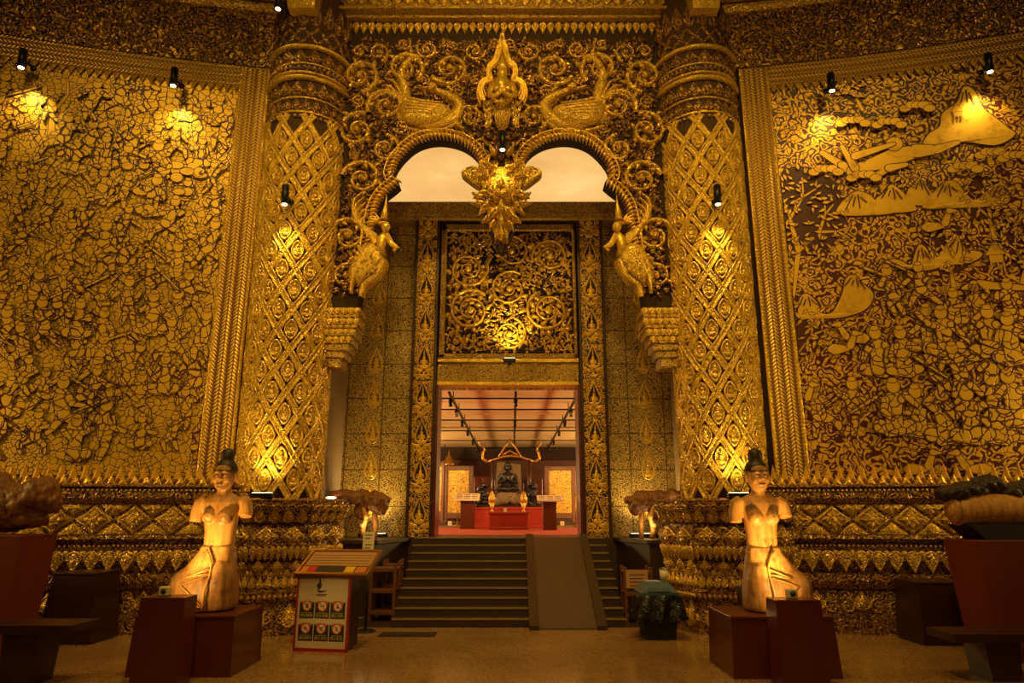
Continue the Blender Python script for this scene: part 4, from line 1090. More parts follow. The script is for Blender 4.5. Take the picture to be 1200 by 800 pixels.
for sg in (-1, 1):                            # door frame
    x = dx0 if sg < 0 else dx1
    mb = MB(); box(mb, (x - .045 + sg*.03, DOORY - .06, LAND), (x + .045 + sg*.03, BACKY + .35, dzt)); struct('trim_22' if sg < 0 else 'trim_23', mb, M['redwood'])
# pilasters with a column of praying figures in flame niches
def pilaster(xa, xb, label):
    root = thing('door_pilaster', label, 'pilaster', ((xa + xb)/2, DOORY, LAND))
    mb = MB(); box(mb, (xa, DOORY - .06, LAND), (xb, BACKY - .006, ztopw - .12)); obj('slab', mb, M['pilaster'], root)
    mb = MB(); f = PLANE(DOORY - .061); x = (xa + xb)/2; n = 9; per = (ztopw - .15 - LAND)/n
    for k in range(n):
        z0 = LAND + .03 + k*per; h = per
        mound(mb, f, petal(x, z0 + h*.26, .27, h*.70, pi/2, 8, .6), .012, ((1, 0), (.97, 1), (.84, 1), (.82, .0)), .0)
        mound(mb, f, petal(x, z0 + h*.28, .21, h*.60, pi/2, 8, .6), .004, mat=1)
        mound(mb, f, circ(x, z0 + h*.34, .085, 10, .05), .012); mound(mb, f, circ(x, z0 + h*.45, .05, 10, .075), .014)
        for q in (-1, 1):
            ribbon(mb, f, [(x + q*.045, z0 + h*.52), (x + q*.07, z0 + h*.43), (x + q*.01, z0 + h*.46)], .014, .016, ROUND)
            scroll(mb, f, x + q*.15, z0 + h*.18, .075, pi/2, q, .02, nl=6); scroll(mb, f, x + q*.17, z0 + h*.52, .055, -pi/2, -q, .02, nl=5); scroll(mb, f, x + q*.16, z0 + h*.85, .07, -pi/2, q, .02, nl=6)
            mound(mb, f, petal(x + q*.02, z0 + h*.2, .08, .2, pi/2 - q*1.2, 4), .014); mound(mb, f, petal(x, z0 + h*.04, .07, .14, pi/2 - q*.9, 4), .014)
        mound(mb, f, circ(x, z0 + h*.57, .03, 9, .04), .014); mound(mb, f, petal(x, z0 + h*.61, .035, .16, pi/2, 5), .014); mound(mb, f, diam(x, z0 + h*.12, .07, .12), .016)
    obj('niche_ornament', mb, [M['leaf_gold'], M['cavity']], root)
    for e, q in ((xa, -1), (xb, 1)):
        mb = MB(); box(mb, (e - .03, DOORY - .08, LAND), (e + .03, BACKY - .006, ztopw - .12), .01); obj('edge_bar', mb, M['darkwood'], root)
px_ = lambda px, py: at(px, py, DOORY - .06)[0]
pilaster((px_(486, 270) + px_(476, 620))/2 + .03, dx0 - .06, 'gilded pilaster of praying figures beside the wooden shoe racks')
pilaster(dx1 + .06, (px_(707, 270) + px_(716, 620))/2 - .03, 'gilded pilaster of praying figures rising behind the ramp')
# relief panel over the door
pr = thing('relief_panel', 'square gilded scroll relief in a frame above the doorway', 'panel', ((dx0 + dx1)/2, DOORY, zP0))
xa, xb = at(523, 340, DOORY)[0], at(671, 340, DOORY)[0]; za, zb = zP0 + .05, at(595, 272, DOORY)[2]
mb = MB(); box(mb, (dx0 - .02, DOORY, zL), (dx1 + .02, BACKY, ztopw - .1)); obj('backing', mb, M['cavity'], pr)
mb = MB(); r4 = random.Random(21); W_, H_ = xb - xa, zb - za; xc = (xa + xb)/2
pre = [(xa + .47, za + .85, .44), (xb - .47, za + .85, .44), (xc, za + 1.28, .38), (xa + .42, zb - .78, .40), (xb - .42, zb - .52, .38), (xc + .05, zb - .42, .36), (xc, za + .38, .34)]
ins2 = lambda x, y: min(x - xa, xb - x, y - za, zb - y)
cc = pre + pack(ins2, (xa, za, xb, zb), ((.24, 6), (.17, 14), (.12, 26), (.08, 50)), r4, pre)
for (x, y, R) in cc: scroll(mb, fD, x, y, R*.97, r4.uniform(0, 6.28), r4.choice((-1, 1)), .03 + R*.13, nl=20 if R > .2 else 9, turns=2.0 if R > .3 else 1.6, wr=.085)
cnt = 0
for k in range(3000):
    x, y = r4.uniform(xa, xb), r4.uniform(za, zb)
    if ins2(x, y) < .05: continue
    mound(mb, fD, petal(x, y, .055, r4.uniform(.09, .15), r4.uniform(0, 6.28), 4), .04); cnt += 1
    if cnt > 1100: break
obj('scroll_relief', mb, M['panel_gold'], pr)
for nm, a, b in (('frame_rail', (dx0, za - .09), (dx1, za)), ('frame_rail', (dx0, zb), (dx1, zb + .14)), ('frame_stile', (dx0, za - .09), (xa, zb + .14)), ('frame_stile', (xb, za - .09), (dx1, zb + .14))):
    mb = MB(); box(mb, (a[0], DOORY - .07, a[1]), (b[0], BACKY, b[1]), .015); obj(nm, mb, M['beam'], pr)
mb = MB()
for p, q in (((xa - .02, za), (xa - .02, zb)), ((xb + .02, za), (xb + .02, zb)), ((xa, za - .02), (xb, za - .02)), ((xa, zb + .02), (xb, zb + .02))): beads(mb, PLANE(DOORY - .075), line(p, q, .05), .017)
obj('beading', mb, M['smooth_gold'], pr)

# ---------------------------------------------------------------- platform, steps, ramp, podiums
mb = MB(); box(mb, (-3.2, 12.26, 0), (3.4, BACKY + .4, LAND)); struct('floor_platform', mb, M['stone'])
sx0, rx0, rx1, sx1 = -1.55, .36, 1.42, 1.72
for a, b, lb in ((sx0, rx0, 'wide flight of dark stone steps up to the doorway'), (rx1, sx1, 'narrow sliver of dark stone steps along the far side of the ramp')):
    root = thing('stair_flight', lb, 'steps', ((a + b)/2, 10.16, 0))
    for k in range(10):
        y0 = 10.16 + k*.233; mb = MB(); box(mb, (a, y0, 0 if k == 0 else .113*k - .02), (b, 12.27 if k else 12.27, .113*(k + 1)))
        o = obj('step', mb, M['stone'], root)
        mb = MB(); box(mb, (a, y0 - .012, .113*(k + 1) - .018), (b, y0 + .035, .113*(k + 1) + .003)); obj('nosing', mb, M['nosing'], o)
root = thing('ramp', 'smooth brown ramp with raised curbs laid over the steps', 'ramp', (.9, 9.95, 0))
mb = MB(); y0, y1 = 9.95, 12.27
hexa(mb, [(rx0, y0, 0), (rx1, y0, 0), (rx1, y1, 0), (rx0, y1, 0)], [(rx0, y0, .02), (rx1, y0, .02), (rx1, y1, LAND + .005), (rx0, y1, LAND + .005)]); obj('ramp_deck', mb, M['rampwood'], root)
for xx in (rx0, rx1 - .13):
    mb = MB(); hexa(mb, [(xx, y0 - .05, 0), (xx + .13, y0 - .05, 0), (xx + .13, y1, 0), (xx, y1, 0)], [(xx, y0 - .05, .06), (xx + .13, y0 - .05, .06), (xx + .13, y1, LAND + .06), (xx, y1, LAND + .06)]); obj('curb', mb, M['stone'], root)
for sg in (-1, 1):
    xin0, xin1, xo = (-1.62, -2.02, -3.1) if sg < 0 else (1.88, 2.28, 3.3)
    mb = MB(); hexa(mb, [(xin1, 11.15, 0), (xin0, 12.4, 0), (xo, 12.4, 0), (xo, 11.15, 0)], [(xin1, 11.15, LAND - .06), (xin0, 12.4, LAND - .06), (xo, 12.4, LAND - .06), (xo, 11.15, LAND - .06)])
    hexa(mb, [(xin1 - sg*.05, 11.1, LAND - .06), (xin0 - sg*.05, 12.4, LAND - .06), (xo, 12.4, LAND - .06), (xo, 11.1, LAND - .06)], [(xin1 - sg*.05, 11.1, LAND), (xin0 - sg*.05, 12.4, LAND), (xo, 12.4, LAND), (xo, 11.1, LAND)])
    struct('trim_24' if sg < 0 else 'trim_25', mb, M['stone'])

# ---------------------------------------------------------------- the shrine room through the doorway
RX0, RX1, RY1, RZ = -7.0, 7.2, 27.5, 4.05
mb = MB(); box(mb, (RX0, BACKY + .4, .9), (RX1, RY1, LAND)); struct('floor_shrine', mb, M['stone'])
mb = MB(); box(mb, (-2.6, BACKY + .4, LAND), (2.7, 19.5, LAND + .012)); struct('trim_26', mb, M['redcarpet'])
mb = MB(); box(mb, (RX0, BACKY + .3, RZ), (RX1, RY1, RZ + .2)); struct('ceiling_shrine', mb, M['ceilwhite'])
mb = MB(); box(mb, (RX0, RY1, .9), (RX1, RY1 + .2, RZ)); struct('wall_shrine_back', mb, M['brick'])
mb = MB(); box(mb, (RX0 - .2, BACKY + .3, .9), (RX0, RY1, RZ)); struct('wall_shrine_left', mb, M['brick'])
mb = MB(); box(mb, (RX1, BACKY + .3, .9), (RX1 + .2, RY1, RZ)); struct('wall_shrine_right', mb, M['brick'])
for k, y in enumerate((17.5, 20.6, 23.7)):   # ceiling battens
    mb = MB(); box(mb, (RX0, y, RZ - .04), (RX1, y + .12, RZ), .01); struct(f'trim_{27 + k}', mb, M['ceilwhite'])
mb = MB(); box(mb, (RX0, RY1 - .35, RZ - .5), (RX1, RY1, RZ)); struct('trim_30', mb, M['cavity'])

# ================================================================ THINGS
# ---------------------------------------------------------------- cylinder spotlights
def spotlight(px, py, Y, label, e, tgt, wall=True, tilt=0.0, ang=70, sz=1.0):
    top = at(px, py - 12, Y); L = .30*sz; r = .055*sz
    root = thing('spotlight', label, 'spotlight', top, 'black cylinder spotlights of the hall')
    n = Vector(tgt) - Vector(top); d = Vector((n.x*tilt, n.y*tilt, -1)).normalized(); d = np.array(d)
    mb = MB(); tube(mb, [top, top + d*.02, top + d*.021, top + d*L], [r*.9, r*.9, r, r], 20); o = obj('lamp_body', mb, M['black'], root)
    mb = MB(); tube(mb, [top + d*L, top + d*(L + .012)], [r*.72, r*.70], 18); obj('lens', mb, M['bulb'], root)
    mb = MB(); b = top + d*L*.55; tube(mb, [b, b + np.array([.02, .10, .0]), b + np.array([.02, .24, 0])], .018, 8)
    ell(mb, b + np.array([.02, .22, 0]), (.05, .03, .05)); obj('bracket', mb, M['black'], root)
    lp = lamp('spotlight_beam', 'SPOT', tuple(top + d*(L + .05)), tgt, e, (1, .68, .18), .04, ang, 1.0)
    lp.parent = root; lp.matrix_parent_inverse = Matrix.Translation(-root.location)
    return root
def wall_pt(px, py, off): s, z = on_wall(px, py, off); return wp(s, z, off)
def wlamp(px, py, label, e):
    p = wall_pt(px, py, .40); t = wall_pt(px, py + 100, .0); return spotlight(px, py, p[1], label, e*.30, tuple(t), tilt=.12, ang=100)
wlamp(28, 70, 'black spotlight above the fighting-figures painting, the one farther from the column', 150)
wlamp(205, 92, 'black spotlight above the fighting-figures painting, near its column-side corner', 130)
wlamp(973, 98, 'black spotlight above the landscape painting, near its column-side corner', 130)
wlamp(1157, 75, 'black spotlight above the temple hill of the landscape painting', 150)
for px, lb in ((335, 'black spotlight on the lattice column by the fighting-figures painting'), (840, 'black spotlight on the lattice column by the landscape painting')):
    Yc = 9.36; t = at(px, 310, 9.68); spotlight(px, 229, Yc, lb, 60, tuple(t), tilt=.12, ang=75)
t = at(588, 215, SY - .1); spotlight(589, 166, SY - .62, 'black spotlight over the horned mask between the two arches', 16, tuple(t), tilt=.15, ang=80)
p = at(327, -6, 9.35); spotlight(327, 3, 9.35, 'black spotlight at the very top, cut by the picture edge, beside a lattice column', 15, (p[0] + .1, 9.7, p[2] - 2.5), tilt=.12)
# small uplights
def uplight(loc, label, tgt, e, w=.30, ang=100, cone=True, col=(1, .70, .22)):
    x, y, z = loc; root = thing('uplight', label, 'lamp', loc)
    mb = MB(); box(mb, (x - w/2, y - .05, z), (x + w/2, y + .05, z + .065), .012); obj('housing', mb, M['black'], root)
    mb = MB(); box(mb, (x - w*.42, y - .035, z + .065), (x + w*.42, y + .035, z + .069)); obj('lens', mb, M['bulbw'], root)
    lp = lamp('uplight_beam', 'SPOT', (x, y + .02, z + .10), tgt, e, col, .06, ang, .9); lp.parent = root; lp.matrix_parent_inverse = Matrix.Translation(-root.location)
    return root
zt_p = at(310, 586, 9.45)[2] + .03
p = at(307, 583, 9.40); uplight((p[0], 9.40, zt_p), 'flat black uplight on the pedestal of the column by the fighting-figures painting', (p[0] + .1, 9.64, zt_p + 1.9), 80, .3, 110)
p = at(866, 583, 9.40); uplight((p[0], 9.40, zt_p), 'flat black uplight on the pedestal of the column by the landscape painting', (p[0] - .1, 9.64, zt_p + 1.9), 75, .3, 110)
p = at(597, 424, DOORY - .42); u_ = uplight((p[0], DOORY - .42, p[2]), 'small black uplight on the lintel below the square relief panel', (p[0], DOORY - .12, p[2] + 1.6), 110, .24, 100)
mb = MB(); box(mb, (p[0] - .03, DOORY - .38, p[2] + .01), (p[0] + .03, DOORY - .055, p[2] + .045), .006); obj('arm', mb, M['black'], u_)
for sg, lb in ((-1, 'slim strip uplight at the foot of the patterned wall beside the shoe racks'), (1, 'slim strip uplight at the foot of the patterned wall behind the waste bin')):
    uplight((sg*2.35 + .06, 12.30, LAND), lb, (sg*2.35 + .06, BACKY, LAND + 2.2), 60, .5, 120)

# ---------------------------------------------------------------- kneeling armless wooden statues on plinths, with lamp boxes
def statue(px, py, Y, f, label):
    b = at(px, py, Y); b[2] += .012; x0, y0, z0 = b; s = 1.0
    root = thing('kneeling_statue', label, 'statue', b)
    T = lambda S: [(z0 + z, x0 + f*cx, y0 + cy, rx, ry) for z, cx, cy, rx, ry in S]
    P = lambda x, y, z: (x0 + f*x, y0 + y, z0 + z)
    mb = MB()
    loft(mb, T([(.50, .02, .0, .17, .13), (.60, .02, 0, .165, .128), (.66, .02, 0, .160, .122), (.78, .02, 0, .163, .12), (.90, .015, 0, .18, .128), (1.0, .01, .01, .20, .125), (1.08, .01, .02, .225, .115), (1.13, .01, .03, .20, .10), (1.165, .01, .03, .12, .085), (1.19, .01, .02, .075, .075), (1.27, .01, .01, .066, .068)]), 30)
    for q in (-1, 1):
        ell(mb, P(.012 + q*.085, -.105, .93), (.078, .062, .072))
        ell(mb, P(.012 + q*.087, -.162, .93), (.014, .014, .014), seg=8, rings=6)
        tube(mb, [P(.01 + q*.19, .03, 1.105), P(.01 + q*.245, .02, 1.07), P(.01 + q*.268, .01, .98), P(.01 + q*.272, -.005, .88 if q*f < 0 else .93)], [.070, .074, .068, .064], 14)
        ell(mb, P(.01 + q*.112, .02, 1.365), (.022, .03, .062))                                  # long ears
    hc = (0.01, 0, 1.36)
    loft(mb, T([(1.215, .01, -.035, .045, .05), (1.235, .01, -.03, .075, .085), (1.28, .01, -.015, .100, .115), (1.34, .01, -.005, .112, .128), (1.40, .01, 0, .114, .13), (1.46, .01, .005, .105, .12), (1.50, .01, .01, .07, .09)]), 24)
    tube(mb, [P(.01, -.132, 1.395), P(.01, -.150, 1.36), P(.01, -.160, 1.335), P(.01, -.135, 1.322)], [.014, .018, .024, .012], 8)
    for q in (-1, 1):
        ell(mb, P(.01 + q*.02, -.138, 1.33), (.014, .016, .011), seg=8, rings=6)
        tube(mb, [P(.01 + q*.016, -.133, 1.397), P(.01 + q*.045, -.131, 1.408), P(.01 + q*.082, -.100, 1.392)], [.010, .011, .008], 6)      # brows
        ell(mb, P(.01 + q*.045, -.118, 1.375), (.028, .016, .011), seg=10, rings=7)              # lidded eyes
        ell(mb, P(.01 + q*.06, -.095, 1.32), (.035, .03, .035))                                  # cheeks
    ell(mb, P(.01, -.125, 1.288), (.036, .016, .010), seg=10, rings=7); ell(mb, P(.01, -.120, 1.270), (.028, .016, .010), seg=10, rings=7); ell(mb, P(.01, -.095, 1.238), (.035, .028, .022))
    body = obj('body', mb, M['statue'], root)
    r = body.modifiers.new('remesh', 'REMESH'); r.mode = 'VOXEL'; r.voxel_size = .008; r.use_smooth_shade = True
    sm = body.modifiers.new('smooth', 'SMOOTH'); sm.iterations = 3; sm.factor = .5
    mb = MB()                                 # dark painted eyes, lips and nostrils
    for q in (-1, 1):
        tube(mb, [P(.01 + q*.020, -.131, 1.371), P(.01 + q*.045, -.134, 1.368), P(.01 + q*.070, -.117, 1.372)], .004, 6)
    tube(mb, [P(-.022, -.129, 1.280), P(.01, -.139, 1.277), P(.042, -.129, 1.280)], .005, 6)
    tube(mb, [P(.000, -.147, 1.318), P(.020, -.147, 1.318)], .005, 6)
    obj('painted_line', mb, M['hairwood'], body)
    mb = MB()                                 # flared skirt, knees to one side
    loft(mb, T([(0, -.075, 0, .315, .27), (.03, -.08, 0, .335, .29), (.12, -.088, -.01, .345, .30), (.20, -.082, -.01, .335, .29), (.30, -.065, -.01, .305, .265), (.40, -.040, -.005, .265, .225), (.50, -.01, 0, .220, .18), (.58, .012, 0, .185, .148), (.635, .02, 0, .172, .134)]), 36, pw=2.5)
    ell(mb, P(-.22, -.10, .22), (.19, .20, .20)); ell(mb, P(.10, -.12, .26), (.15, .17, .24)); ell(mb, P(-.24, -.14, .12), (.16, .16, .11))
    sk = obj('skirt', mb, M['skirtwood'], root)
    r = sk.modifiers.new('remesh', 'REMESH'); r.mode = 'VOXEL'; r.voxel_size = .012; r.use_smooth_shade = True
    sm = sk.modifiers.new('smooth', 'SMOOTH'); sm.iterations = 6; sm.factor = .5
    mb = MB()                                 # carved hem lines: zigzag fold and seam
    def on(pts, rr):
        S = []
        for x, z in pts:
            k = np.interp(z, [0, .12, .3, .5, .635], [.335, .345, .305, .22, .172]); c = np.interp(z, [0, .12, .3, .5, .635], [-.075, -.088, -.065, -.01, .02]); ky = np.interp(z, [0, .12, .3, .5, .635], [.295, .325, .290, .185, .136])
            u_ = min(.97, abs((x - c)/k)); S.append(P(x, -ky*(1 - u_**2.5)**(1/2.5)*1.0 - .030, z))
        tube(mb, S, rr, 6)
    on([(-.03, .60), (.02, .52), (.06, .44), (.07, .34), (.05, .2), (.045, .03)], .012)
    on([(.05, .42), (-.04, .38), (-.16, .33)], .009); on([(-.16, .33), (-.05, .35), (.04, .37)], .009); on([(-.21, .26), (-.1, .18), (.04, .06)], .009); on([(-.21, .26), (-.08, .30), (.05, .34)], .009); on([(-.30, .1), (-.1, .06), (.05, .05)], .009)
    obj('seam', mb, M['statue'], sk)
    mb = MB(); a = np.linspace(0, 2*pi, 33)
    tube(mb, [P(.02 + .176*math.cos(t), .138*math.sin(t), .600 - .045*max(0, -math.sin(t))) for t in a], .013, 8); obj('belt', mb, M['skirtwood'], root)
    mb = MB()                                 # hair cap, band and top knot
    loft(mb, T([(1.425, .01, .015, .119, .128), (1.46, .01, .02, .119, .128), (1.50, .01, .02, .098, .11), (1.53, .01, .02, .07, .078), (1.56, .01, .02, .075, .08), (1.61, .01, .02, .078, .08), (1.65, .01, .02, .055, .058), (1.672, .01, .02, .012, .012)]), 26)
    loft(mb, T([(1.25, .01, .045, .09, .09), (1.34, .01, .045, .105, .10), (1.44, .01, .04, .112, .105)]), 20)
    tube(mb, [P(.01 + .121*math.cos(t), .01 + .134*math.sin(t), 1.428 + .014*math.sin(t)) for t in a], .011, 6)
    hr = obj('hair', mb, M['hairwood'], root)
    return root
def plinth(px0, px1, pyf, pyt, name, label, dep=.80):
    a, b = at_z(px0, pyf), at_z(px1, pyf); y0 = (a[1] + b[1])/2; zt_ = at((px0 + px1)/2, pyt, y0)[2]
    root = thing(name, label, 'plinth', ((a[0] + b[0])/2, y0, 0)); g = .025
    mb = MB(); x0, x1 = a[0], b[0]
    hexa(mb, [(x0 - g, y0 - g, 0), (x1 + g, y0 - g, 0), (x1 + g, y0 + dep, 0), (x0 - g, y0 + dep, 0)], [(x0, y0, zt_ - .03), (x1, y0, zt_ - .03), (x1, y0 + dep, zt_ - .03), (x0, y0 + dep, zt_ - .03)])
    obj('body', mb, M['redwood'], root)
    mb = MB(); box(mb, (x0 - .008, y0 - .008, zt_ - .03), (x1 + .008, y0 + dep, zt_), .006); obj('top_board', mb, M['redwood'], root)
    return zt_, y0, x0, x1
zt1, yp1, xl1, xr1 = plinth(150, 268, 793, 721, 'statue_plinth', 'red stained wooden plinth under the kneeling statue by the fighting-figures painting')
zt2, yp2, xl2, xr2 = plinth(862, 984, 795, 722, 'statue_plinth', 'red stained wooden plinth under the kneeling statue by the landscape painting')
statue(247, 714, yp1 + .42, 1, 'armless kneeling wooden statue of a woman before the fighting-figures painting')
statue(902, 716, yp2 + .42, -1, 'armless kneeling wooden statue of a woman before the landscape painting')
def lampbox(px0, px1, pyt, label, llabel, lpx, sp, e):
    Y = 6.72; a, b = at(px0, pyt, Y), at(px1, pyt, Y); dep = .26
    root = thing('lamp_box', label, 'box', ((a[0] + b[0])/2, Y, 0))
    mb = MB(); hexa(mb, [(a[0] - .01, Y - .01, 0), (b[0] + .01, Y - .01, 0), (b[0] + .01, Y + dep, 0), (a[0] - .01, Y + dep, 0)], [(a[0], Y, a[2] - .02), (b[0], Y, a[2] - .02), (b[0], Y + dep, a[2] - .02), (a[0], Y + dep, a[2] - .02)]); obj('body', mb, M['redwood'], root)
    mb = MB(); box(mb, (a[0], Y, a[2] - .02), (b[0], Y + dep, a[2]), .005); obj('lid', mb, M['redwood'], root)
    c = at(lpx, pyt, Y + .14); lr = thing('statue_light', llabel, 'lamp', (c[0], Y + .14, a[2]))
    mb = MB(); box(mb, (c[0] - .05, Y + .10, a[2]), (c[0] + .05, Y + .17, a[2] + .085), .012); h = obj('housing', mb, M['paper'], lr)
    mb = MB(); tube(mb, [(c[0], Y + .101, a[2] + .045), (c[0], Y + .094, a[2] + .045)], .026, 14); obj('switch', mb, M['ink'], h)
    mb = MB(); tube(mb, [(c[0], Y + .168, a[2] + .045), (c[0], Y + .176, a[2] + .045)], .033, 16); obj('lens', mb, M['bulbw'], lr)
    for tz, ee, an in ((1.25, e, 95), (.35, e*.12, 100)):
        lp = lamp('statue_lamp_beam', 'SPOT', (c[0], Y + .20, a[2] + .06), (sp[0], sp[1], sp[2] + tz), ee*1.5, (1, .60, .16), .04, an, .6); lp.parent = lr; lp.matrix_parent_inverse = Matrix.Translation(-lr.location)
sp1 = at(247, 714, yp1 + .42); sp2 = at(902, 716, yp2 + .42)
lampbox(165, 217, 700, 'tall dark red wooden lamp box in front of the statue by the fighting-figures painting', 'small pale lamp on the box facing the statue by the fighting-figures painting', 193, sp1, 54)
lampbox(909, 962, 703, 'tall dark red wooden lamp box in front of the statue by the landscape painting', 'small pale lamp on the box facing the statue by the landscape painting', 928, sp2, 54)
p = at(876, 700, yp2 + 1.0); r_ = thing('dark_post', 'short dark wooden post behind the plinth of the statue by the landscape painting', 'post', (p[0], yp2 + 1.0, 0))
mb = MB(); zt_ = at(876, 686, yp2 + 1.0)[2]; hexa(mb, [(p[0] - .1, p[1] - .08, 0), (p[0] + .1, p[1] - .08, 0), (p[0] + .1, p[1] + .1, 0), (p[0] - .1, p[1] + .1, 0)], [(p[0] - .085, p[1] - .07, zt_ - .02), (p[0] + .085, p[1] - .07, zt_ - .02), (p[0] + .085, p[1] + .09, zt_ - .02), (p[0] - .085, p[1] + .09, zt_ - .02)]); obj('body', mb, M['darkwood'], r_)
mb = MB(); box(mb, (p[0] - .09, p[1] - .075, zt_ - .02), (p[0] + .09, p[1] + .095, zt_), .006); obj('cap', mb, M['darkwood'], r_)

# ---------------------------------------------------------------- benches, dark blocks, tall plinths with burl wood
def bench(f, pxe, label, zt_, y0, y1, xend, xfar):
    root = thing('bench', label, 'bench', (xend, (y0 + y1)/2, 0)); th = .075
    mb = MB(); hexa(mb, [(xend, y0, zt_ - th), (xend, y1, zt_ - th), (xfar, y1, zt_ - th), (xfar, y0, zt_ - th)], [(xend, y0, zt_), (xend, y1, zt_), (xfar, y1, zt_), (xfar, y0, zt_)]); obj('seat', mb, M['darkwood'], root)
    for k in (.34, 1.55):
        x = xend + f*k; mb = MB(); hexa(mb, [(x, y0 + .06, 0), (x + f*.28, y0 + .06, 0), (x + f*.28, y1 - .06, 0), (x, y1 - .06, 0)], [(x - f*.03, y0 + .05, zt_ - th), (x + f*.31, y0 + .05, zt_ - th), (x + f*.31, y1 - .05, zt_ - th), (x - f*.03, y1 - .05, zt_ - th)]); obj('leg', mb, M['darkwood'], root)
a = at(83, 733, 6.75); bench(-1, 83, 'dark wooden slab bench in front of the tall plinth holding the burl', a[2], 6.75, 7.2, a[0], a[0] - 2.2)
a = at(1118, 743, 6.95); bench(1, 1118, 'dark wooden slab bench in front of the tall plinth holding the pale carved log', a[2], 6.95, 7.4, a[0], a[0] + 2.2)
def block(px0, px1, pyt, pyb, label, dep):
    a, b = at_z(px0, pyb), at_z(px1, pyb); y = a[1]; z = at(px0, pyt, y)[2]; root = thing('wooden_block_seat', label, 'seat', ((a[0] + b[0])/2, y, 0))
    x0, x1 = a[0], b[0]
    mb = MB(); hexa(mb, [(x0, y + .04, 0), (x1, y + .04, 0), (x1, y + dep - .04, 0), (x0, y + dep - .04, 0)], [(x0, y, .1), (x1, y, .1), (x1, y + dep, .1), (x0, y + dep, .1)])
    hexa(mb, [(x0, y, .1), (x1, y, .1), (x1, y + dep, .1), (x0, y + dep, .1)], [(x0 + .05, y + .05, z - .03), (x1 - .05, y + .05, z - .03), (x1 - .05, y + dep - .03, z - .03), (x0 + .05, y + dep - .03, z - .03)]); obj('body', mb, M['darkwood'], root)
    mb = MB(); box(mb, (x0 + .04, y + .04, z - .03), (x1 - .04, y + dep - .02, z), .008); obj('top_board', mb, M['darkwood'], root)
block(42, 104, 671, 756, 'dark wooden block seat beside the bench by the tall plinth with burl', .6)
block(1084, 1146, 682, 757, 'dark wooden block seat beside the bench by the tall plinth with the pale log', .6)
def tallplinth(f, pxe, pyt, label, mt, depth=.62):
    Y = 7.75; a = at(pxe, pyt, Y); z = a[2]; x0 = a[0]; x1 = x0 + f*1.5
    root = thing('tall_plinth', label, 'plinth', (x0 + f*.7, Y, 0)); t = .12
    mb = MB(); hexa(mb, [(x0 + f*t, Y + .08, 0), (x1, Y + .08, 0), (x1, Y + depth, 0), (x0 + f*t, Y + depth, 0)], [(x0, Y, z - .03), (x1, Y, z - .03), (x1, Y + depth, z - .03), (x0, Y + depth, z - .03)]); obj('body', mb, mt, root)
    mb = MB(); box(mb, (x0, Y, z - .03), (x1, Y + depth, z), .006); obj('top_board', mb, mt, root)
    return x0, Y, z
xa_, ya_, za_ = tallplinth(-1, 25, 627, 'tall flared red plinth carrying the burl beside the fighting-figures painting', M['redlit'])
xb_, yb_, zb2 = tallplinth(1, 1146, 633, 'tall flared red plinth carrying the pale carved log beside the landscape painting', M['redlit'])
def lump(name, label, cat, centre, parts, mt, disp=.05, vox=.02, group=None, nz=.16, seed=1, plinth_z=None):
    root = thing(name, label, cat, centre); mb = MB()
    for c, r in parts: ell(mb, np.asarray(centre) + np.asarray(c), r, seg=18, rings=12)
    o = obj('burl_mass', mb, mt, root)
    r = o.modifiers.new('remesh', 'REMESH'); r.mode = 'VOXEL'; r.voxel_size = vox; r.use_smooth_shade = True
    t = bpy.data.textures.new(name + '_knots', 'CLOUDS'); t.noise_scale = nz; t.noise_depth = 3
    d = o.modifiers.new('knots', 'DISPLACE'); d.texture = t; d.strength = disp; d.mid_level = .5; d.texture_coords = 'LOCAL'
    return root
bz = za_
root = lump('burl_sculpture', 'rough brown burl of wood resting on the tall plinth at the picture edge', 'sculpture', (xa_ - .35, ya_ + .30, bz + .09), [((-.1, 0, .22), (.5, .28, .26)), ((.28, -.02, .34), (.22, .22, .22)), ((-.4, 0, .40), (.35, .25, .22)), ((.1, 0, .08), (.3, .22, .12)), ((.42, 0, .28), (.12, .15, .13))], M['burl'], .14)
c = (xa_ - .05, ya_ + .10, bz + .40); mb = MB(); ell(mb, c, (.10, .06, .10)); ell(mb, (c[0] - .16, c[1], c[2] + .02), (.07, .05, .07)); obj('knot', mb, M['burl'], root)
# pale carved log with dark top
c0 = (xb_ + .35, yb_ + .30, zb2)
root = thing('carved_log', 'pale carved log with a dark rough crown on the tall red plinth', 'sculpture', c0)
mb = MB(); P_ = lambda x, y, z: (c0[0] + x, c0[1] + y, c0[2] + z)
tube(mb, [P_(-.40, 0, .32), P_(-.36, 0, .32), P_(-.1, 0, .33), P_(.3, 0, .33), P_(.8, 0, .34), P_(1.0, 0, .34)], [.14, .20, .23, .24, .24, .2], 20, sq=(1, .85)); o = obj('log', mb, M['statue'], root)
mb = MB(); ell(mb, P_(-.40, -.05, .32), (.06, .13, .15)); ell(mb, P_(-.44, -.07, .32), (.03, .07, .08)); obj('scroll_end', mb, M['statue'], root)
mb = MB(); 
for k in range(7): ell(mb, P_(-.36 + k*.2, 0, .50 + .05*(k % 3)), (.20, .19, .10))
cr = obj('dark_crown', mb, M['hairwood'], root); r = cr.modifiers.new('remesh', 'REMESH'); r.mode = 'VOXEL'; r.voxel_size = .02
t = bpy.data.textures.new('crown_knots', 'CLOUDS'); t.noise_scale = .14; d = cr.modifiers.new('knots', 'DISPLACE'); d.texture = t; d.strength = .10
mb = MB(); hexa(mb, [P_(-.18, -.2, 0), P_(1.0, -.2, 0), P_(1.0, .2, 0), P_(-.18, .2, 0)], [P_(-.36, -.2, .17), P_(1.0, -.2, .17), P_(1.0, .2, .17), P_(-.36, .2, .17)]); obj('cradle', mb, M['blackmat'], root)

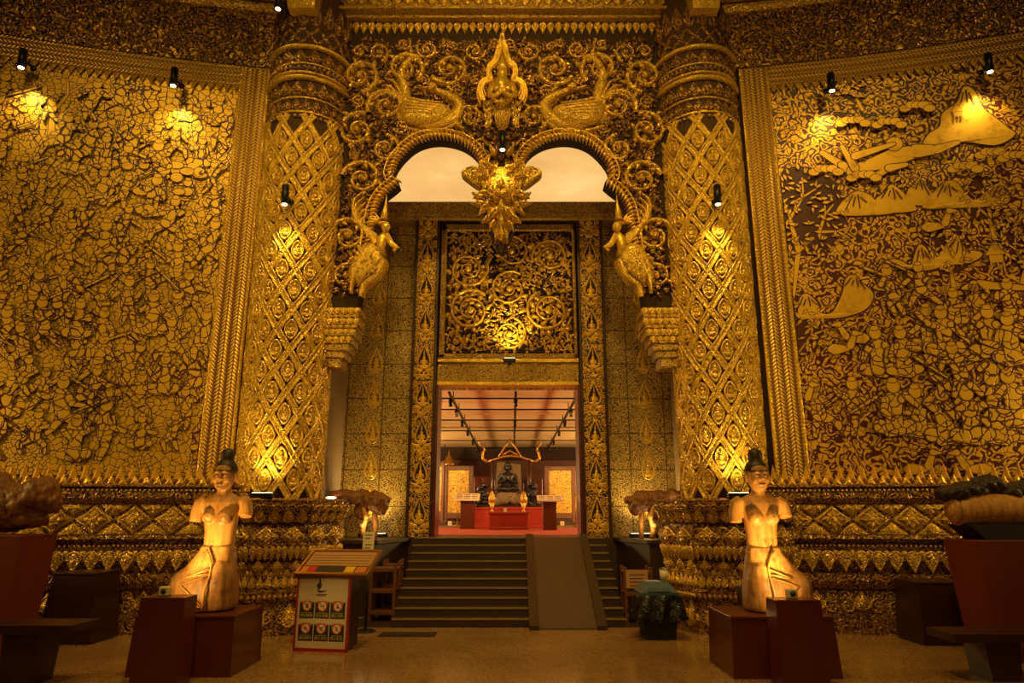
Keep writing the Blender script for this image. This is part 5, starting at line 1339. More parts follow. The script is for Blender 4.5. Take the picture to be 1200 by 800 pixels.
# ---------------------------------------------------------------- twisted root tables with glowing carved legs on the podiums
def root_piece(px, pyb, Y, f, label):
    c = at(px, pyb, Y); c[2] = max(c[2], LAND)
    s = 1.0
    root = lump('root_sculpture', label, 'sculpture', c, [((-.26*f*-1, 0, .62), (.34, .2, .11)), ((.0, 0, .66), (.34, .22, .12)), ((f*.30, -.02, .60), (.20, .2, .17)), ((f*.42, -.03, .52), (.12, .14, .14)), ((f*-.25, 0, .70), (.22, .2, .09)), ((f*.1, 0, .5), (.12, .12, .2))], M['burl'], .10, .016, nz=.12)
    P_ = lambda x, y, z: (c[0] + f*x, c[1] + y, c[2] + z)
    mb = MB(); tube(mb, [P_(.18, -.1, 0), P_(.15, -.12, .15), P_(.19, -.12, .3), P_(.16, -.08, .5)], [.06, .045, .04, .05], 12); ell(mb, P_(.14, -.14, .2), (.06, .05, .05)); ell(mb, P_(.2, -.14, .36), (.055, .05, .06)); obj('leg', mb, M['statue'], root)
    mb = MB(); tube(mb, [P_(.34, 0, 0), P_(.33, 0, .25), P_(.30, 0, .5)], [.045, .04, .05], 12); obj('leg', mb, M['statue'], root)
    mb = MB(); tube(mb, [P_(-.25, 0, 0), P_(-.24, 0, .3), P_(-.2, 0, .6)], [.06, .05, .06], 12); obj('leg', mb, M['statue'], root)
    lp = lamp('root_lamp_beam', 'POINT', P_(.24, -.24, .22), None, 2.2, (1, .66, .26), .03); lp.parent = root; lp.matrix_parent_inverse = Matrix.Translation(-root.location)
root_piece(415, 640, 11.75, 1, 'gnarled root table glowing from below, behind the sign stand and shoe racks')
root_piece(776, 638, 11.75, -1, 'gnarled root table glowing from below, behind the waste bin')
for px, Y, lb, f in ((388, 11.45, 'small lit lamp disc under the root table behind the sign stand', 1), (791, 11.45, 'small lit lamp disc under the root table behind the waste bin', -1)):
    c = at(px, 583 if f > 0 else 587, Y); r_ = thing('lamp_disc', lb, 'lamp', c)
    mb = MB(); ell(mb, c, (.085, .06, .018)); obj('lens', mb, M['bulbw'], r_); mb = MB(); tube(mb, [c + [0, 0, -.012], [c[0], c[1] + .02, LAND]], .015, 8); lathe(mb, [(.08, 0), (.08, .015), (.02, .02)], (c[0], c[1] + .02, LAND), 16); obj('stem', mb, M['black'], r_)

# ---------------------------------------------------------------- information stand with sloping picture top and prohibition signs
fr0, fr1 = at_z(346, 762), at_z(405, 764); ang = math.atan2(fr1[1] - fr0[1], fr1[0] - fr0[0]); fy = fr0[1]; Wd = np.linalg.norm(fr1[:2] - fr0[:2]); hz = at(348, 673, fy)[2]
root = thing('information_stand', 'white and red stand with six prohibition signs and a sloping display top', 'sign stand', (fr0[0], fr0[1], 0))
ex, ey = np.array([math.cos(ang), math.sin(ang), 0]), np.array([-math.sin(ang), math.cos(ang), 0]); O_ = fr0; ez = np.array([0, 0, 1.])
W3 = lambda x, y, z: O_ + ex*x + ey*y + ez*z
dp = .34
mb = MB(); hexa(mb, [W3(0, 0, .03), W3(Wd, 0, .03), W3(Wd, dp, .03), W3(0, dp, .03)], [W3(0, 0, hz), W3(Wd, 0, hz), W3(Wd, dp, hz + .12), W3(0, dp, hz + .12)]); obj('cabinet', mb, M['darkwood'], root)
mb = MB(); e = .022
for a, b in (((-e, 0), (0, hz)), ((Wd, 0), (Wd + e, hz)), ((-e, -.0), (Wd + e, .035))): hexa(mb, [W3(a[0], -.03, a[1]), W3(b[0], -.03, a[1]), W3(b[0], .02, a[1]), W3(a[0], .02, a[1])], [W3(a[0], -.03, b[1]), W3(b[0], -.03, b[1]), W3(b[0], .02, b[1]), W3(a[0], .02, b[1])])
obj('red_frame', mb, M['redpaint'], root)
mb = MB(); hexa(mb, [W3(.0, -.018, .035), W3(Wd, -.018, .035), W3(Wd, 0, .035), W3(.0, 0, .035)], [W3(.0, -.018, hz), W3(Wd, -.018, hz), W3(Wd, 0, hz), W3(.0, 0, hz)]); face = obj('white_board', mb, M['white'], root)
# sloping top: frame, picture strips
s0, s1 = np.array([-.05, -.06, hz - .005]), np.array([Wd + .24, .42, hz + .245])
sl = lambda u, v, h=0.0: W3(s0[0] + (s1[0] - s0[0])*u, s0[1] + (s1[1] - s0[1])*v, s0[2] + (s1[2] - s0[2])*v) + (ez*.88 - ey*.46)*h
def slab(u0, v0, u1, v1, h0, h1, mt, nm, par=root):
    mb = MB(); hexa(mb, [sl(u0, v0, h0), sl(u1, v0, h0), sl(u1, v1, h0), sl(u0, v1, h0)], [sl(u0, v0, h1), sl(u1, v0, h1), sl(u1, v1, h1), sl(u0, v1, h1)]); return obj(nm, mb, mt, par)
top = slab(0, 0, 1, 1, -.03, .012, M['brownwood'], 'display_top')
for u0, v0, u1, v1 in ((0, 0, 1, .06), (0, .94, 1, 1), (0, .06, .035, .94), (.965, .06, 1, .94)): slab(u0, v0, u1, v1, .012, .03, M['goldmetal'], 'rim', top)
slab(.05, .36, .95, .92, .012, .016, M['paperdim'], 'picture_sheet', top)
for k in range(4): slab(.08, .44 + k*.11, .92, .46 + k*.11, .016, .0165, M['ink'], 'text_line', top)
for u0, u1, mt in ((.05, .14, 'orange'), (.15, .24, 'signred'), (.27, .62, 'signblack'), (.65, .78, 'signyellow'), (.80, .94, 'orange')): slab(u0, .10, u1, .32, .012, .018, M[mt], 'photo', top)
FF = lambda V: np.stack([O_ + ex*a + ey*(-.0185 - h) + ez*b for a, b, h in V])
def fl(nm, O2, mt, h=.001, par=face): 
    mb = MB(); prism(mb, O2, FF, 0, h); return obj(nm, mb, mt, par)
yy = lambda py: np.interp(py, [673, 762], [hz, .0])
xx_ = lambda px: (px - 347)/(405 - 347)*Wd
fx_, fz_ = xx_(373), yy(689)
mb = MB(); prism(mb, smooth_curve([(fx_ - .045, fz_ - .01), (fx_ - .03, fz_ - .04), (fx_ + .02, fz_ - .045), (fx_ + .08, fz_ - .015), (fx_ + .03, fz_ - .025), (fx_ - .01, fz_ - .02)], 4, True), FF, 0, .001)
prism(mb, smooth_curve([(fx_ - .03, fz_ - .012), (fx_ - .055, fz_ + .03), (fx_ - .03, fz_ + .07), (fx_ - .02, fz_ + .125), (fx_ + .0, fz_ + .06), (fx_ + .005, fz_ + .02)], 4, True), FF, 0, .001); obj('logo', mb, M['ink'], face)
R_f = Matrix((tuple(ex), tuple(ez), tuple(-ey))).transposed()
fpos = lambda a, b, h=.0195: tuple(O_ + ex*a + ey*(-h) + ez*b)
for w_, dz in ((.13, -.066), (.10, -.080)): fl('caption', rect(fx_ + .012 - w_/2, fz_ + dz - .004, fx_ + .012 + w_/2, fz_ + dz + .004), M['ink'])
cw = Wd*.29; names = ['禁止触摸', '禁止吸烟', '禁止坐卧', '禁止喧哗', '禁止宠物', '禁止乱丢']
def picto(i, x, z, r):
    mb = MB()
    if i == 0:                                # raised hand
        prism(mb, circ(x, z - r*.1, r*.42, 10, r*.40), FF, .002, .003)
        for k in range(4): prism(mb, rect(x - r*.38 + k*r*.2, z, x - r*.22 + k*r*.2, z + r*.62), FF, .002, .003)
    elif i == 1:                              # cigarette
        prism(mb, rect(x - r*.6, z - r*.12, x + r*.6, z + r*.08), FF, .002, .003); prism(mb, smooth_curve([(x + r*.3, z + r*.2), (x + r*.5, z + r*.35), (x + r*.35, z + r*.55), (x + r*.25, z + r*.4)], 3, True), FF, .002, .003)
    elif i == 2:                              # seated person
        prism(mb, circ(x, z + r*.42, r*.17), FF, .002, .003); prism(mb, np.array([(x - r*.45, z - r*.45), (x + r*.45, z - r*.45), (x + r*.2, z + r*.2), (x - r*.2, z + r*.2)]), FF, .002, .003)
    elif i == 3:                              # loudspeaker
        prism(mb, np.array([(x - r*.55, z - r*.18), (x - r*.2, z - r*.18), (x + r*.2, z - r*.5), (x + r*.2, z + r*.5), (x - r*.2, z + r*.18), (x - r*.55, z + r*.18)]), FF, .002, .003)
        prism(mb, rect(x + r*.35, z - r*.3, x + r*.45, z + r*.3), FF, .002, .003)
    elif i == 4:                              # dog
        prism(mb, rect(x - r*.4, z - r*.12, x + r*.3, z + r*.16), FF, .002, .003); prism(mb, np.array([(x + r*.15, z + r*.1), (x + r*.6, z + r*.25), (x + r*.5, z + r*.5), (x + r*.2, z + r*.5)]), FF, .002, .003)
        for q in (-.36, -.2, .08, .24): prism(mb, rect(x + r*(q - .05), z - r*.5, x + r*(q + .05), z - r*.1), FF, .002, .003)
        prism(mb, np.array([(x - r*.4, z + r*.1), (x - r*.6, z + r*.42), (x - r*.52, z + r*.44), (x - r*.3, z + r*.16)]), FF, .002, .003)
    else:                                     # person dropping litter
        prism(mb, circ(x, z + r*.45, r*.16), FF, .002, .003); prism(mb, rect(x - r*.16, z - r*.1, x + r*.16, z + r*.3), FF, .002, .003)
        for q in (-.14, .06): prism(mb, rect(x + r*q, z - r*.6, x + r*(q + .1), z - r*.1), FF, .002, .003)
        prism(mb, rect(x - r*.5, z - r*.35, x - r*.32, z - r*.2), FF, .002, .003)
    return mb
for i in range(6):
    cxx = Wd*(.19 + .31*(i % 3)); zt_ = yy(705) if i < 3 else yy(731); zb_ = yy(724) if i < 3 else yy(750)
    x0, x1 = cxx - cw/2, cxx + cw/2
    sg_ = fl('prohibition_sign', rect(x0, zb_, x1, zt_), M['signblack'], .0012)
    sg_['label'] = ['no touching sign', 'no smoking sign', 'no sitting sign', 'no loud noise sign', 'no dogs sign', 'no littering sign'][i]
    q = lambda nm, O2, mt, h: fl(nm, O2, mt, h, sg_)
    q('orange_tab', np.array([(x0 + cw*.12, zt_ - .02), (x1 - cw*.12, zt_ - .02), (x1 - cw*.16, zt_ + .012), (x0 + cw*.16, zt_ + .012)]), M['orange'], .0014)
    rr = cw*.33; zc_ = zt_ - rr*.75
    q('red_ring', circ(cxx, zc_, rr, 24), M['signred'], .0016); q('white_disc', circ(cxx, zc_, rr*.80, 24), M['paper'], .0020)
    obj('pictogram', picto(i, cxx, zc_, rr*.72), M['ink'], sg_)
    t = rr*.045; a = pi/4 + pi/2; q('slash', np.array([(cxx + math.cos(a)*rr*.8 - t, zc_ + math.sin(a)*rr*.8 - t), (cxx - math.cos(a)*rr*.8 - t, zc_ - math.sin(a)*rr*.8 - t), (cxx - math.cos(a)*rr*.8 + t, zc_ - math.sin(a)*rr*.8 + t), (cxx + math.cos(a)*rr*.8 + t, zc_ + math.sin(a)*rr*.8 + t)]), M['signred'], .0034)
    q('thai_line', rect(x0 + cw*.14, zb_ + .056, x1 - cw*.14, zb_ + .064), M['signgreen'], .0016)
    text_mesh('sign_text', names[i], .038, M['signyellow'], fpos(cxx, zb_ + .018, .0205), R_f, sg_, .0004)

# ---------------------------------------------------------------- sign post, shoe racks, bin
p = at_z(428, 740); root = thing('sign_post', 'slim black post on a round base holding a narrow cream notice', 'sign', p)
mb = MB(); lathe(mb, [(.14, 0), (.14, .012), (.11, .025), (.02, .03)], (p[0], p[1], 0), 28); obj('base', mb, M['black'], root)
z1 = at(428, 660, p[1])[2]; mb = MB(); tube(mb, [(p[0], p[1], .02), (p[0], p[1], z1)], .016, 12); obj('pole', mb, M['black'], root)
c0_, c1_ = at(424, 660, p[1] - .03), at(439, 623, p[1] - .03); mb = MB(); box(mb, (c0_[0], p[1] - .04, c0_[2]), (c1_[0], p[1] - .025, c1_[2]), .002); nb = obj('notice_board', mb, M['paper'], root)
for k in range(9):
    if k in (2, 5): continue
    z = c1_[2] - .05 - k*.042; mb = MB(); box(mb, (c0_[0] + .03, p[1] - .0415, z), (c1_[0] - .03 - .02*(k % 3), p[1] - .04, z + .012)); obj('text_line', mb, M['ink'], nb)
def rack(x0, x1, y0, y1, h, label, shelves=(.12, .40, .68)):
    root = thing('shoe_rack', label, 'rack', ((x0 + x1)/2, y0, 0))
    for x in (x0, x1 - .045):
        for y in (y0, y1 - .045): mb = MB(); box(mb, (x, y, 0), (x + .045, y + .045, h), .004); obj('leg', mb, M['brownwood'], root)
    for z in [s*h/.76 for s in shelves]:
        mb = MB()
        for k in range(4): yk = y0 + (y1 - y0)*k/4; box(mb, (x0, yk + .01, z), (x1, yk + (y1 - y0)/4 - .01, z + .022), .003)
        box(mb, (x0, y0 - .006, z - .03), (x1, y0 + .015, z + .022), .003); obj('shelf', mb, M['brownwood'], root)
    return root
a = at_z(433, 727); b = at_z(463, 728)
rack(a[0], b[0], 10.62, 10.98, at(440, 660, 10.65)[2], 'open wooden shoe rack standing right behind the slim sign post')
a = at(466, 690, 11.0); rack(-1.86, -1.58, 11.02, 11.30, at(466, 656, 11.0)[2], 'narrow wooden shoe rack squeezed between the front rack and the steps')
a = at_z(728, 728); b = at_z(760, 728)
rk = rack(1.75, 2.17, 10.45, 10.80, at(742, 664, 10.48)[2], 'open wooden shoe rack with a tan paper notice, beside the bin')
c0_, c1_ = at(734, 689, 10.44), at(759, 668, 10.44); mb = MB(); box(mb, (c0_[0], 10.432, c0_[2]), (c1_[0], 10.442, c1_[2]), .002); nb = obj('paper_notice', mb, M['paperdim'], rk)
for k in range(4): mb = MB(); box(mb, (c0_[0] + .05, 10.430, c1_[2] - .07 - k*.05), (c1_[0] - .05 - .03*(k % 2), 10.432, c1_[2] - .055 - k*.05)); obj('text_line', mb, M['ink'], nb)
# bin
bp = at_z(775, 750); bx, by = bp[0], bp[1] + .2; s = .235; hb = at(775, 697, bp[1])[2]
root = thing('waste_bin', 'black waste bin with a blue pyramid swing lid and overhanging bag', 'bin', (bx, by, 0))
mb = MB(); hexa(mb, [(bx - .19, by - .19, 0), (bx + .19, by - .19, 0), (bx + .19, by + .19, 0), (bx - .19, by + .19, 0)], [(bx - s, by - s, hb), (bx + s, by - s, hb), (bx + s, by + s, hb), (bx - s, by + s, hb)]); obj('body', mb, M['blackmat'], root)
mb = MB(); n = 48; V = []; r5 = random.Random(2)
for lv, z in enumerate((hb + .005, hb - .04, hb - .14, hb - .22, hb - .29)):
    for k in range(n):
        a_ = 2*pi*k/n; sq = 1/max(abs(math.cos(a_)), abs(math.sin(a_))); rr = (s + .015 + lv*.012)*min(sq, 1.28) + (.018*lv*math.sin(a_*9 + lv) if lv else 0) + r5.uniform(0, .012)*lv
        if lv == 4: rr -= .02
        V.append((bx + rr*math.cos(a_), by + rr*math.sin(a_), z + (r5.uniform(-.05, .04) if lv == 4 else 0)))
mb.add(V, [[i*n + j, i*n + (j+1) % n, (i+1)*n + (j+1) % n, (i+1)*n + j] for i in range(4) for j in range(n)]); obj('bin_bag', mb, M['bag'], root)
zl = at(775, 681, bp[1] + .15)[2]; mb = MB(); t = .14
hexa(mb, [(bx - s - .015, by - s - .015, hb - .01), (bx + s + .015, by - s - .015, hb - .01), (bx + s + .015, by + s + .015, hb - .01), (bx - s - .015, by + s + .015, hb - .01)], [(bx - s - .01, by - s - .01, hb + .03), (bx + s + .01, by - s - .01, hb + .03), (bx + s + .01, by + s + .01, hb + .03), (bx - s - .01, by + s + .01, hb + .03)])
hexa(mb, [(bx - s, by - s, hb + .03), (bx + s, by - s, hb + .03), (bx + s, by + s, hb + .03), (bx - s, by + s, hb + .03)], [(bx - t, by - t*.8, zl), (bx + t, by - t*.8, zl), (bx + t, by + t, zl), (bx - t, by + t, zl)]); ld = obj('lid', mb, M['blue'], root)
mb = MB(); hexa(mb, [(bx - .15, by - s - .004, hb + .045), (bx + .15, by - s - .004, hb + .045), (bx + .15, by - s + .02, hb + .045), (bx - .15, by - s + .02, hb + .045)], [(bx - .105, by - t*.8 - .015, zl - .03), (bx + .105, by - t*.8 - .015, zl - .03), (bx + .105, by - t*.8 + .02, zl - .03), (bx - .105, by - t*.8 + .02, zl - .03)]); obj('flap', mb, M['blue'], ld)
gx = at(778, 679, by)[0]; mb = MB(); root = thing('plastic_cup', 'clear plastic cup left standing on the blue lid of the waste bin', 'cup', (gx, by, zl))
lathe(mb, [(.040, 0), (.055, .14), (.053, .14), (.038, .005)], (gx, by, zl), 20); obj('cup', mb, M['paper'], root); mb = MB(); lathe(mb, [(.057, .138), (.057, .15), (.03, .17), (.01, .172)], (gx, by, zl), 20); obj('lid', mb, M['glass'], root)
p = at_z(470, 744); mb = MB(); box(mb, (p[0] - .28, p[1] - .12, 0), (p[0] + .45, p[1] + .18, .012), .004); tagit(obj('floor_mat', mb, M['blackmat']), 'small dark floor mat on the terrazzo before the steps', 'mat')

# ---------------------------------------------------------------- the shrine beyond the doorway
ZF = LAND + .012
def sh(px, py): return at_z(px, py, ZF)
c = sh(596, 620.5); Yp = c[1]; x0, x1 = at(572.5, 620, Yp)[0], at(619.5, 620, Yp)[0]; ztp = at(596, 599.5, Yp)[2]
def lacq(name, label, x0, x1, y0, dep, z1, cat='plinth', mt='redlacquer'):
    root = thing(name, label, cat, ((x0 + x1)/2, y0, ZF)); e = (x1 - x0)*.02
    mb = MB(); box(mb, (x0, y0, ZF), (x1, y0 + dep, ZF + .07), .01); obj('base_moulding', mb, M[mt], root)
    mb = MB(); box(mb, (x0 + e, y0 + .02, ZF + .07), (x1 - e, y0 + dep - .02, z1 - .06), .005); obj('body', mb, M[mt], root)
    mb = MB(); box(mb, (x0, y0, z1 - .06), (x1, y0 + dep, z1), .01); obj('top_board', mb, M[mt], root)
    return root
lacq('altar_plinth', 'low red altar plinth directly in front of the black seated image', x0, x1, Yp, .9, ztp)
bz0 = sh(596, 613.5); Yb = max(Yp + 1.6, 18.2); xb0, xb1 = at(555, 600, Yb)[0], at(637, 600, Yb)[0]; zbk = at(596, 594, Yb)[2]
lacq('long_plinth', 'long low red plinth behind the altar, under the dark carvings', xb0, xb1, Yb, 1.6, zbk)
# image of the meditating teacher, in black stone
Yi = Yb + .55; B0 = at(595, 576, Yi); zi = B0[2]; k_ = (at(595, 541, Yi)[2] - zi)/1.0; ix = B0[0]
root = thing('seated_image', 'black stone seated image with folded hands against a rough stone backing', 'statue', (ix, Yi, zi))
Q = lambda x, y, z: (ix + x*k_, Yi + y*k_, zi + z*k_)
mb = MB(); loft(mb, [(zi, ix, Yi, .34*k_, .26*k_), (zi + .1*k_, ix, Yi, .36*k_, .27*k_), (zi + .2*k_, ix, Yi, .28*k_, .2*k_), (zi + .35*k_, ix, Yi, .19*k_, .14*k_), (zi + .52*k_, ix, Yi, .23*k_, .14*k_), (zi + .62*k_, ix, Yi, .18*k_, .1*k_), (zi + .66*k_, ix, Yi, .07*k_, .07*k_), (zi + .7*k_, ix, Yi, .065*k_, .07*k_)], 24)
ell(mb, Q(0, -.02, .80), (.115*k_, .12*k_, .14*k_)); ell(mb, Q(0, 0, .90), (.12*k_, .12*k_, .09*k_)); ell(mb, Q(0, 0, .985), (.05*k_, .05*k_, .05*k_)); ell(mb, Q(0, -.14, .79), (.018*k_, .02*k_, .04*k_))
for q in (-1, 1):
    tube(mb, [Q(q*.2, 0, .58), Q(q*.3, -.02, .42), Q(q*.31, -.06, .3), Q(q*.16, -.22, .34), Q(q*.02, -.25, .42)], [.075*k_, .07*k_, .062*k_, .055*k_, .04*k_], 10)
    ell(mb, Q(q*.02, -.25, .45), (.03*k_, .03*k_, .08*k_)); ell(mb, Q(q*.125, .0, .8), (.02*k_, .03*k_, .07*k_)); ell(mb, Q(q*.22, -.16, .09), (.2*k_, .16*k_, .09*k_)); ell(mb, Q(q*.05, -.125, .83), (.025*k_, .012*k_, .01*k_))
bd = obj('body', mb, M['blackstone'], root); r = bd.modifiers.new('remesh', 'REMESH'); r.mode = 'VOXEL'; r.voxel_size = .012; r.use_smooth_shade = True
mb = MB(); hexa(mb, [Q(-.5, .14, -.45), Q(.5, .14, -.45), Q(.5, .30, -.45), Q(-.5, .30, -.45)], [Q(-.36, .16, 1.02), Q(.44, .16, .92), Q(.44, .28, .92), Q(-.36, .28, 1.02)]); obj('stone_backing', mb, M['graystone'], root)
mb = MB(); 
for x, z, rx, rz in ((-.15, -.22, .35, .2), (.28, -.24, .32, .2), (.0, -.1, .4, .12), (-.35, -.3, .2, .14), (.4, -.3, .25, .14)): ell(mb, Q(x, .0, z), (rx*k_, .2*k_, rz*k_))
rkk = obj('rock_base', mb, M['graystone'], root); r = rkk.modifiers.new('remesh', 'REMESH'); r.mode = 'VOXEL'; r.voxel_size = .03
t = bpy.data.textures.new('rock_knots', 'CLOUDS'); t.noise_scale = .2; d = rkk.modifiers.new('rough', 'DISPLACE'); d.texture = t; d.strength = .15
zr = at(595, 598, Yi)[2]
# gilt canopy frame above the image
Yc2 = Yi + .50; g = lambda px, py: at(px, py, Yc2)
root = thing('canopy_frame', 'gilt carved canopy with pointed gable and curled serpent finials above the seated image', 'canopy', g(596, 536))
mb = MB(); tube(mb, [g(571, 541), g(580, 538), g(590, 535), g(599, 534), g(609, 535), g(618, 538), g(627, 541)], .035, 10); o = obj('beam', mb, M['goldmetal'], root)
for pts in ([(571, 541), (566, 537), (566, 530), (568, 526), (563, 521), (561, 517)], [(627, 541), (632, 537), (631, 530), (629, 526), (633, 521), (633, 517)]):
    mb = MB(); P5 = smooth_curve([g(*p_)[[0, 2]] for p_ in pts], 5); tube(mb, [(a, Yc2, b) for a, b in P5], np.linspace(.045, .018, len(P5)), 8); obj('finial', mb, M['goldmetal'], root)
mb = MB(); 
for pts in ([(585, 535), (591, 524), (597.5, 514.5)], [(610, 535), (604, 524), (597.5, 514.5)], [(589, 533), (597.5, 528), (606, 533)]): tube(mb, [g(*p_) for p_ in pts], .028, 8)
obj('gable', mb, M['goldmetal'], root)
for px in (578, 620):
    mb = MB(); a, b = g(px, 539), g(px, 596); tube(mb, [a, (a[0], Yc2, zbk)], .05, 10); obj('post', mb, M['darkwood'], root)
# dark carvings either side
for px, lb in ((566, 'dark carved openwork stand beside the seated image, toward the lectern with the wide board'), (623, 'dark carved openwork stand beside the seated image, toward the narrow-board lectern')):
    Yd = Yb + .35; b0 = at(px, 592, Yd); root = thing('dark_carving', lb, 'carving', (b0[0], Yd, zbk)); mb = MB(); r6 = random.Random(px)
    H = at(px, 565, Yd)[2] - zbk
    for k in range(26): a_ = r6.uniform(0, 6.28); t_ = r6.uniform(0, 1); ell(mb, (b0[0] + (1 - t_*.6)*.19*math.cos(a_), Yd + .1*math.sin(a_), zbk + .05 + t_*(H - .1)), (.07, .06, .06), seg=8, rings=6)
    obj('openwork', mb, M['blackstone'], root); mb = MB(); tube(mb, [(b0[0], Yd, zbk), (b0[0], Yd, zbk + H)], [.06, .03], 10); box(mb, (b0[0] - .2, Yd - .12, zbk), (b0[0] + .2, Yd + .12, zbk + .06), .01); obj('stem', mb, M['blackstone'], root)
# gold cone trees in bowls on the altar
for px, lb in ((576.4, 'gold folded-leaf cone in a bowl on the altar, nearer the lectern with the wide board'), (613.7, 'gold folded-leaf cone in a bowl on the altar, nearer the narrow-board lectern')):
    Yg = Yp + .45; b0 = at(px, 597, Yg); x = b0[0]; root = thing('offering_cone', lb, 'offering', (x, Yg, ztp)); z9 = at(px, 588.5, Yg)[2]; z8 = at(px, 575, Yg)[2]; z7 = at(px, 566, Yg)[2]
    mb = MB(); lathe(mb, [(.05, 0), (.05, .02), (.02, .05), (.02, .08), (.09, (z9 - ztp))], (x, Yg, ztp), 20); obj('bowl', mb, M['goldmetal'], root)
    mb = MB(); lathe(mb, [(.09, z9), (.085, z9 + (z8 - z9)*.35), (.05, z9 + (z8 - z9)*.8), (.01, z8)], (x, Yg, 0), 20)
    obj('cone', mb, M['screen'], root); mb = MB(); tube(mb, [(x, Yg, z8 - .02), (x, Yg, z7)], [.01, .004], 6); obj('spire', mb, M['goldmetal'], root)
p = at(592, 598, Yp + .1); mb = MB(); hexa(mb, [(p[0] - .035, Yp + .1, ztp), (p[0] + .035, Yp + .1, ztp), (p[0] + .035, Yp + .14, ztp), (p[0] - .035, Yp + .14, ztp)], [(p[0] - .035, Yp + .12, ztp + .085), (p[0] + .035, Yp + .12, ztp + .085), (p[0] + .035, Yp + .14, ztp + .085), (p[0] - .035, Yp + .14, ztp + .085)])
nc = obj('number_card', mb, M['paper']); tagit(nc, 'tiny white number card on the front edge of the altar plinth', 'card'); mb = MB(); box(mb, (p[0] - .006, Yp + .098, ztp + .02), (p[0] + .006, Yp + .112, ztp + .065)); obj('numeral', mb, M['ink'], nc)
# lecterns
for (xa, xb, ba, bb, yt, yb2, ybt, ybb, lb) in ((539, 555.5, 532.5, 562, 586.5, 619.5, 578, 586.5, 'red lectern with a wide sloping text board, near the pair of gold screens'), (636.5, 652.5, 629.5, 660, 587.5, 621, 580, 587, 'red lectern with a low sloping text board, near the lone gold screen')):
    c = sh((xa + xb)/2, yb2); Y = c[1]; x0, x1 = at(xa, 600, Y)[0], at(xb, 600, Y)[0]; z1 = at(545, yt, Y)[2]
    root = lacq('lectern', lb, x0, x1, Y, .35, z1, 'lectern', 'redwood')
    X0, X1 = at(ba, 580, Y)[0], at(bb, 580, Y)[0]; zt_ = at(545, ybt, Y + .3)[2]
    mb = MB(); hexa(mb, [(X0, Y - .1, z1), (X1, Y - .1, z1), (X1, Y + .35, zt_ - .03), (X0, Y + .35, zt_ - .03)], [(X0, Y - .1, z1 + .03), (X1, Y - .1, z1 + .03), (X1, Y + .35, zt_), (X0, Y + .35, zt_)]); bd = obj('text_board', mb, M['paper'], root)
    for r_i in range(3):
        f0 = .2 + .25*r_i
        for c_i in range(3):
            u0 = X0 + (X1 - X0)*(.07 + .31*c_i); u1 = u0 + (X1 - X0)*.24; ya, yb3 = Y - .1 + .45*f0, Y - .1 + .45*(f0 + .1); qz = lambda y: z1 + .031 + (zt_ - z1 - .03)*(y - Y + .1)/.45
            mb = MB(); mb.add([(u0, ya, qz(ya)), (u1, ya, qz(ya)), (u1, yb3, qz(yb3)), (u0, yb3, qz(yb3))], [[0, 1, 2, 3]]); obj('text_line', mb, M['ink'], bd)
# rope posts
posts = []
for px, py, lb in ((535.7, 614, 'thin brass rope post standing beside the wide-board lectern'), (570.7, 614.5, 'thin brass rope post standing beside the altar plinth'), (675, 614, 'thin brass rope post standing before the lone gold screen')):
    c = sh(px, py); c[1] = min(c[1], 22); x, y = at(px, py, c[1])[0], c[1]; root = thing('rope_post', lb, 'post', (x, y, ZF)); h = 1.0
    mb = MB(); lathe(mb, [(.15, 0), (.15, .02), (.03, .04)], (x, y, LAND), 18); obj('base', mb, M['goldmetal'], root); mb = MB(); tube(mb, [(x, y, LAND + .03), (x, y, LAND + h)], .022, 8); ell(mb, (x, y, LAND + h), (.04, .04, .04)); obj('pole', mb, M['goldmetal'], root); posts.append((x, y))
(xa, ya), (xb, yb4) = posts[0], posts[1]; mb = MB(); tube(mb, [(xa + (xb - xa)*t, ya + (yb4 - ya)*t, LAND + .92 - .35*math.sin(pi*t)) for t in np.linspace(0, 1, 14)], .016, 6); tagit(obj('barrier_rope', mb, M['darkwood']), 'dark rope sagging between the two brass posts before the wide-board lectern', 'rope')
# gold screens
def screen(pa, pb, yt, yb2, fa, fb, label, Y=25.0):
    x0, x1 = at(pa, 580, Y)[0], at(pb, 580, Y)[0]; z1, z0 = at(596, yt, Y)[2], at(596, yb2, Y)[2]; u0, u1 = at(fa, 580, Y)[0], at(fb, 580, Y)[0]
    root = thing('gold_screen', label, 'screen', ((x0 + x1)/2, Y, LAND)); w_ = .12
    mb = MB(); box(mb, (u0, Y + .03, z0 + .2), (u1, Y + .08, z1 - .16)); obj('gilt_panel', mb, M['screen'], root)
    for a, b in (((x0, z0), (u0, z1)), ((u1, z0), (x1, z1))): mb = MB(); box(mb, (a[0], Y, LAND), (b[0], Y + .12, b[1]), .02); obj('frame_stile', mb, M['brownwood'], root)
    for a, b in ((z1 - .16, z1), (z0, z0 + .2)): mb = MB(); box(mb, (u0, Y, a), (u1, Y + .12, b), .02); obj('frame_rail', mb, M['brownwood'], root)
    mb = MB(); box(mb, (x0 - .1, Y - .12, LAND), (x1 + .1, Y + .3, LAND + .1), .01); obj('foot', mb, M['darkwood'], root)
    lp = lamp('screen_lamp_beam', 'SPOT', ((x0 + x1)/2, Y - 2.2, 3.6), ((x0 + x1)/2, Y, 2.2), 100, (1, .66, .22), .08, 55, .8); lp.parent = root; lp.matrix_parent_inverse = Matrix.Translation(-root.location)
screen(500, 520, 541, 606, 501, 516.5, 'tall framed gold screen half hidden by the door jamb on the shoe-rack side', 24.2)
screen(521.5, 554.5, 545.5, 607.5, 524.5, 549.5, 'tall framed gold screen standing behind the lectern with the wide board', 25)
screen(638, 675.5, 546, 607.5, 644, 670, 'tall framed gold screen standing behind the lectern with the low board', 25)
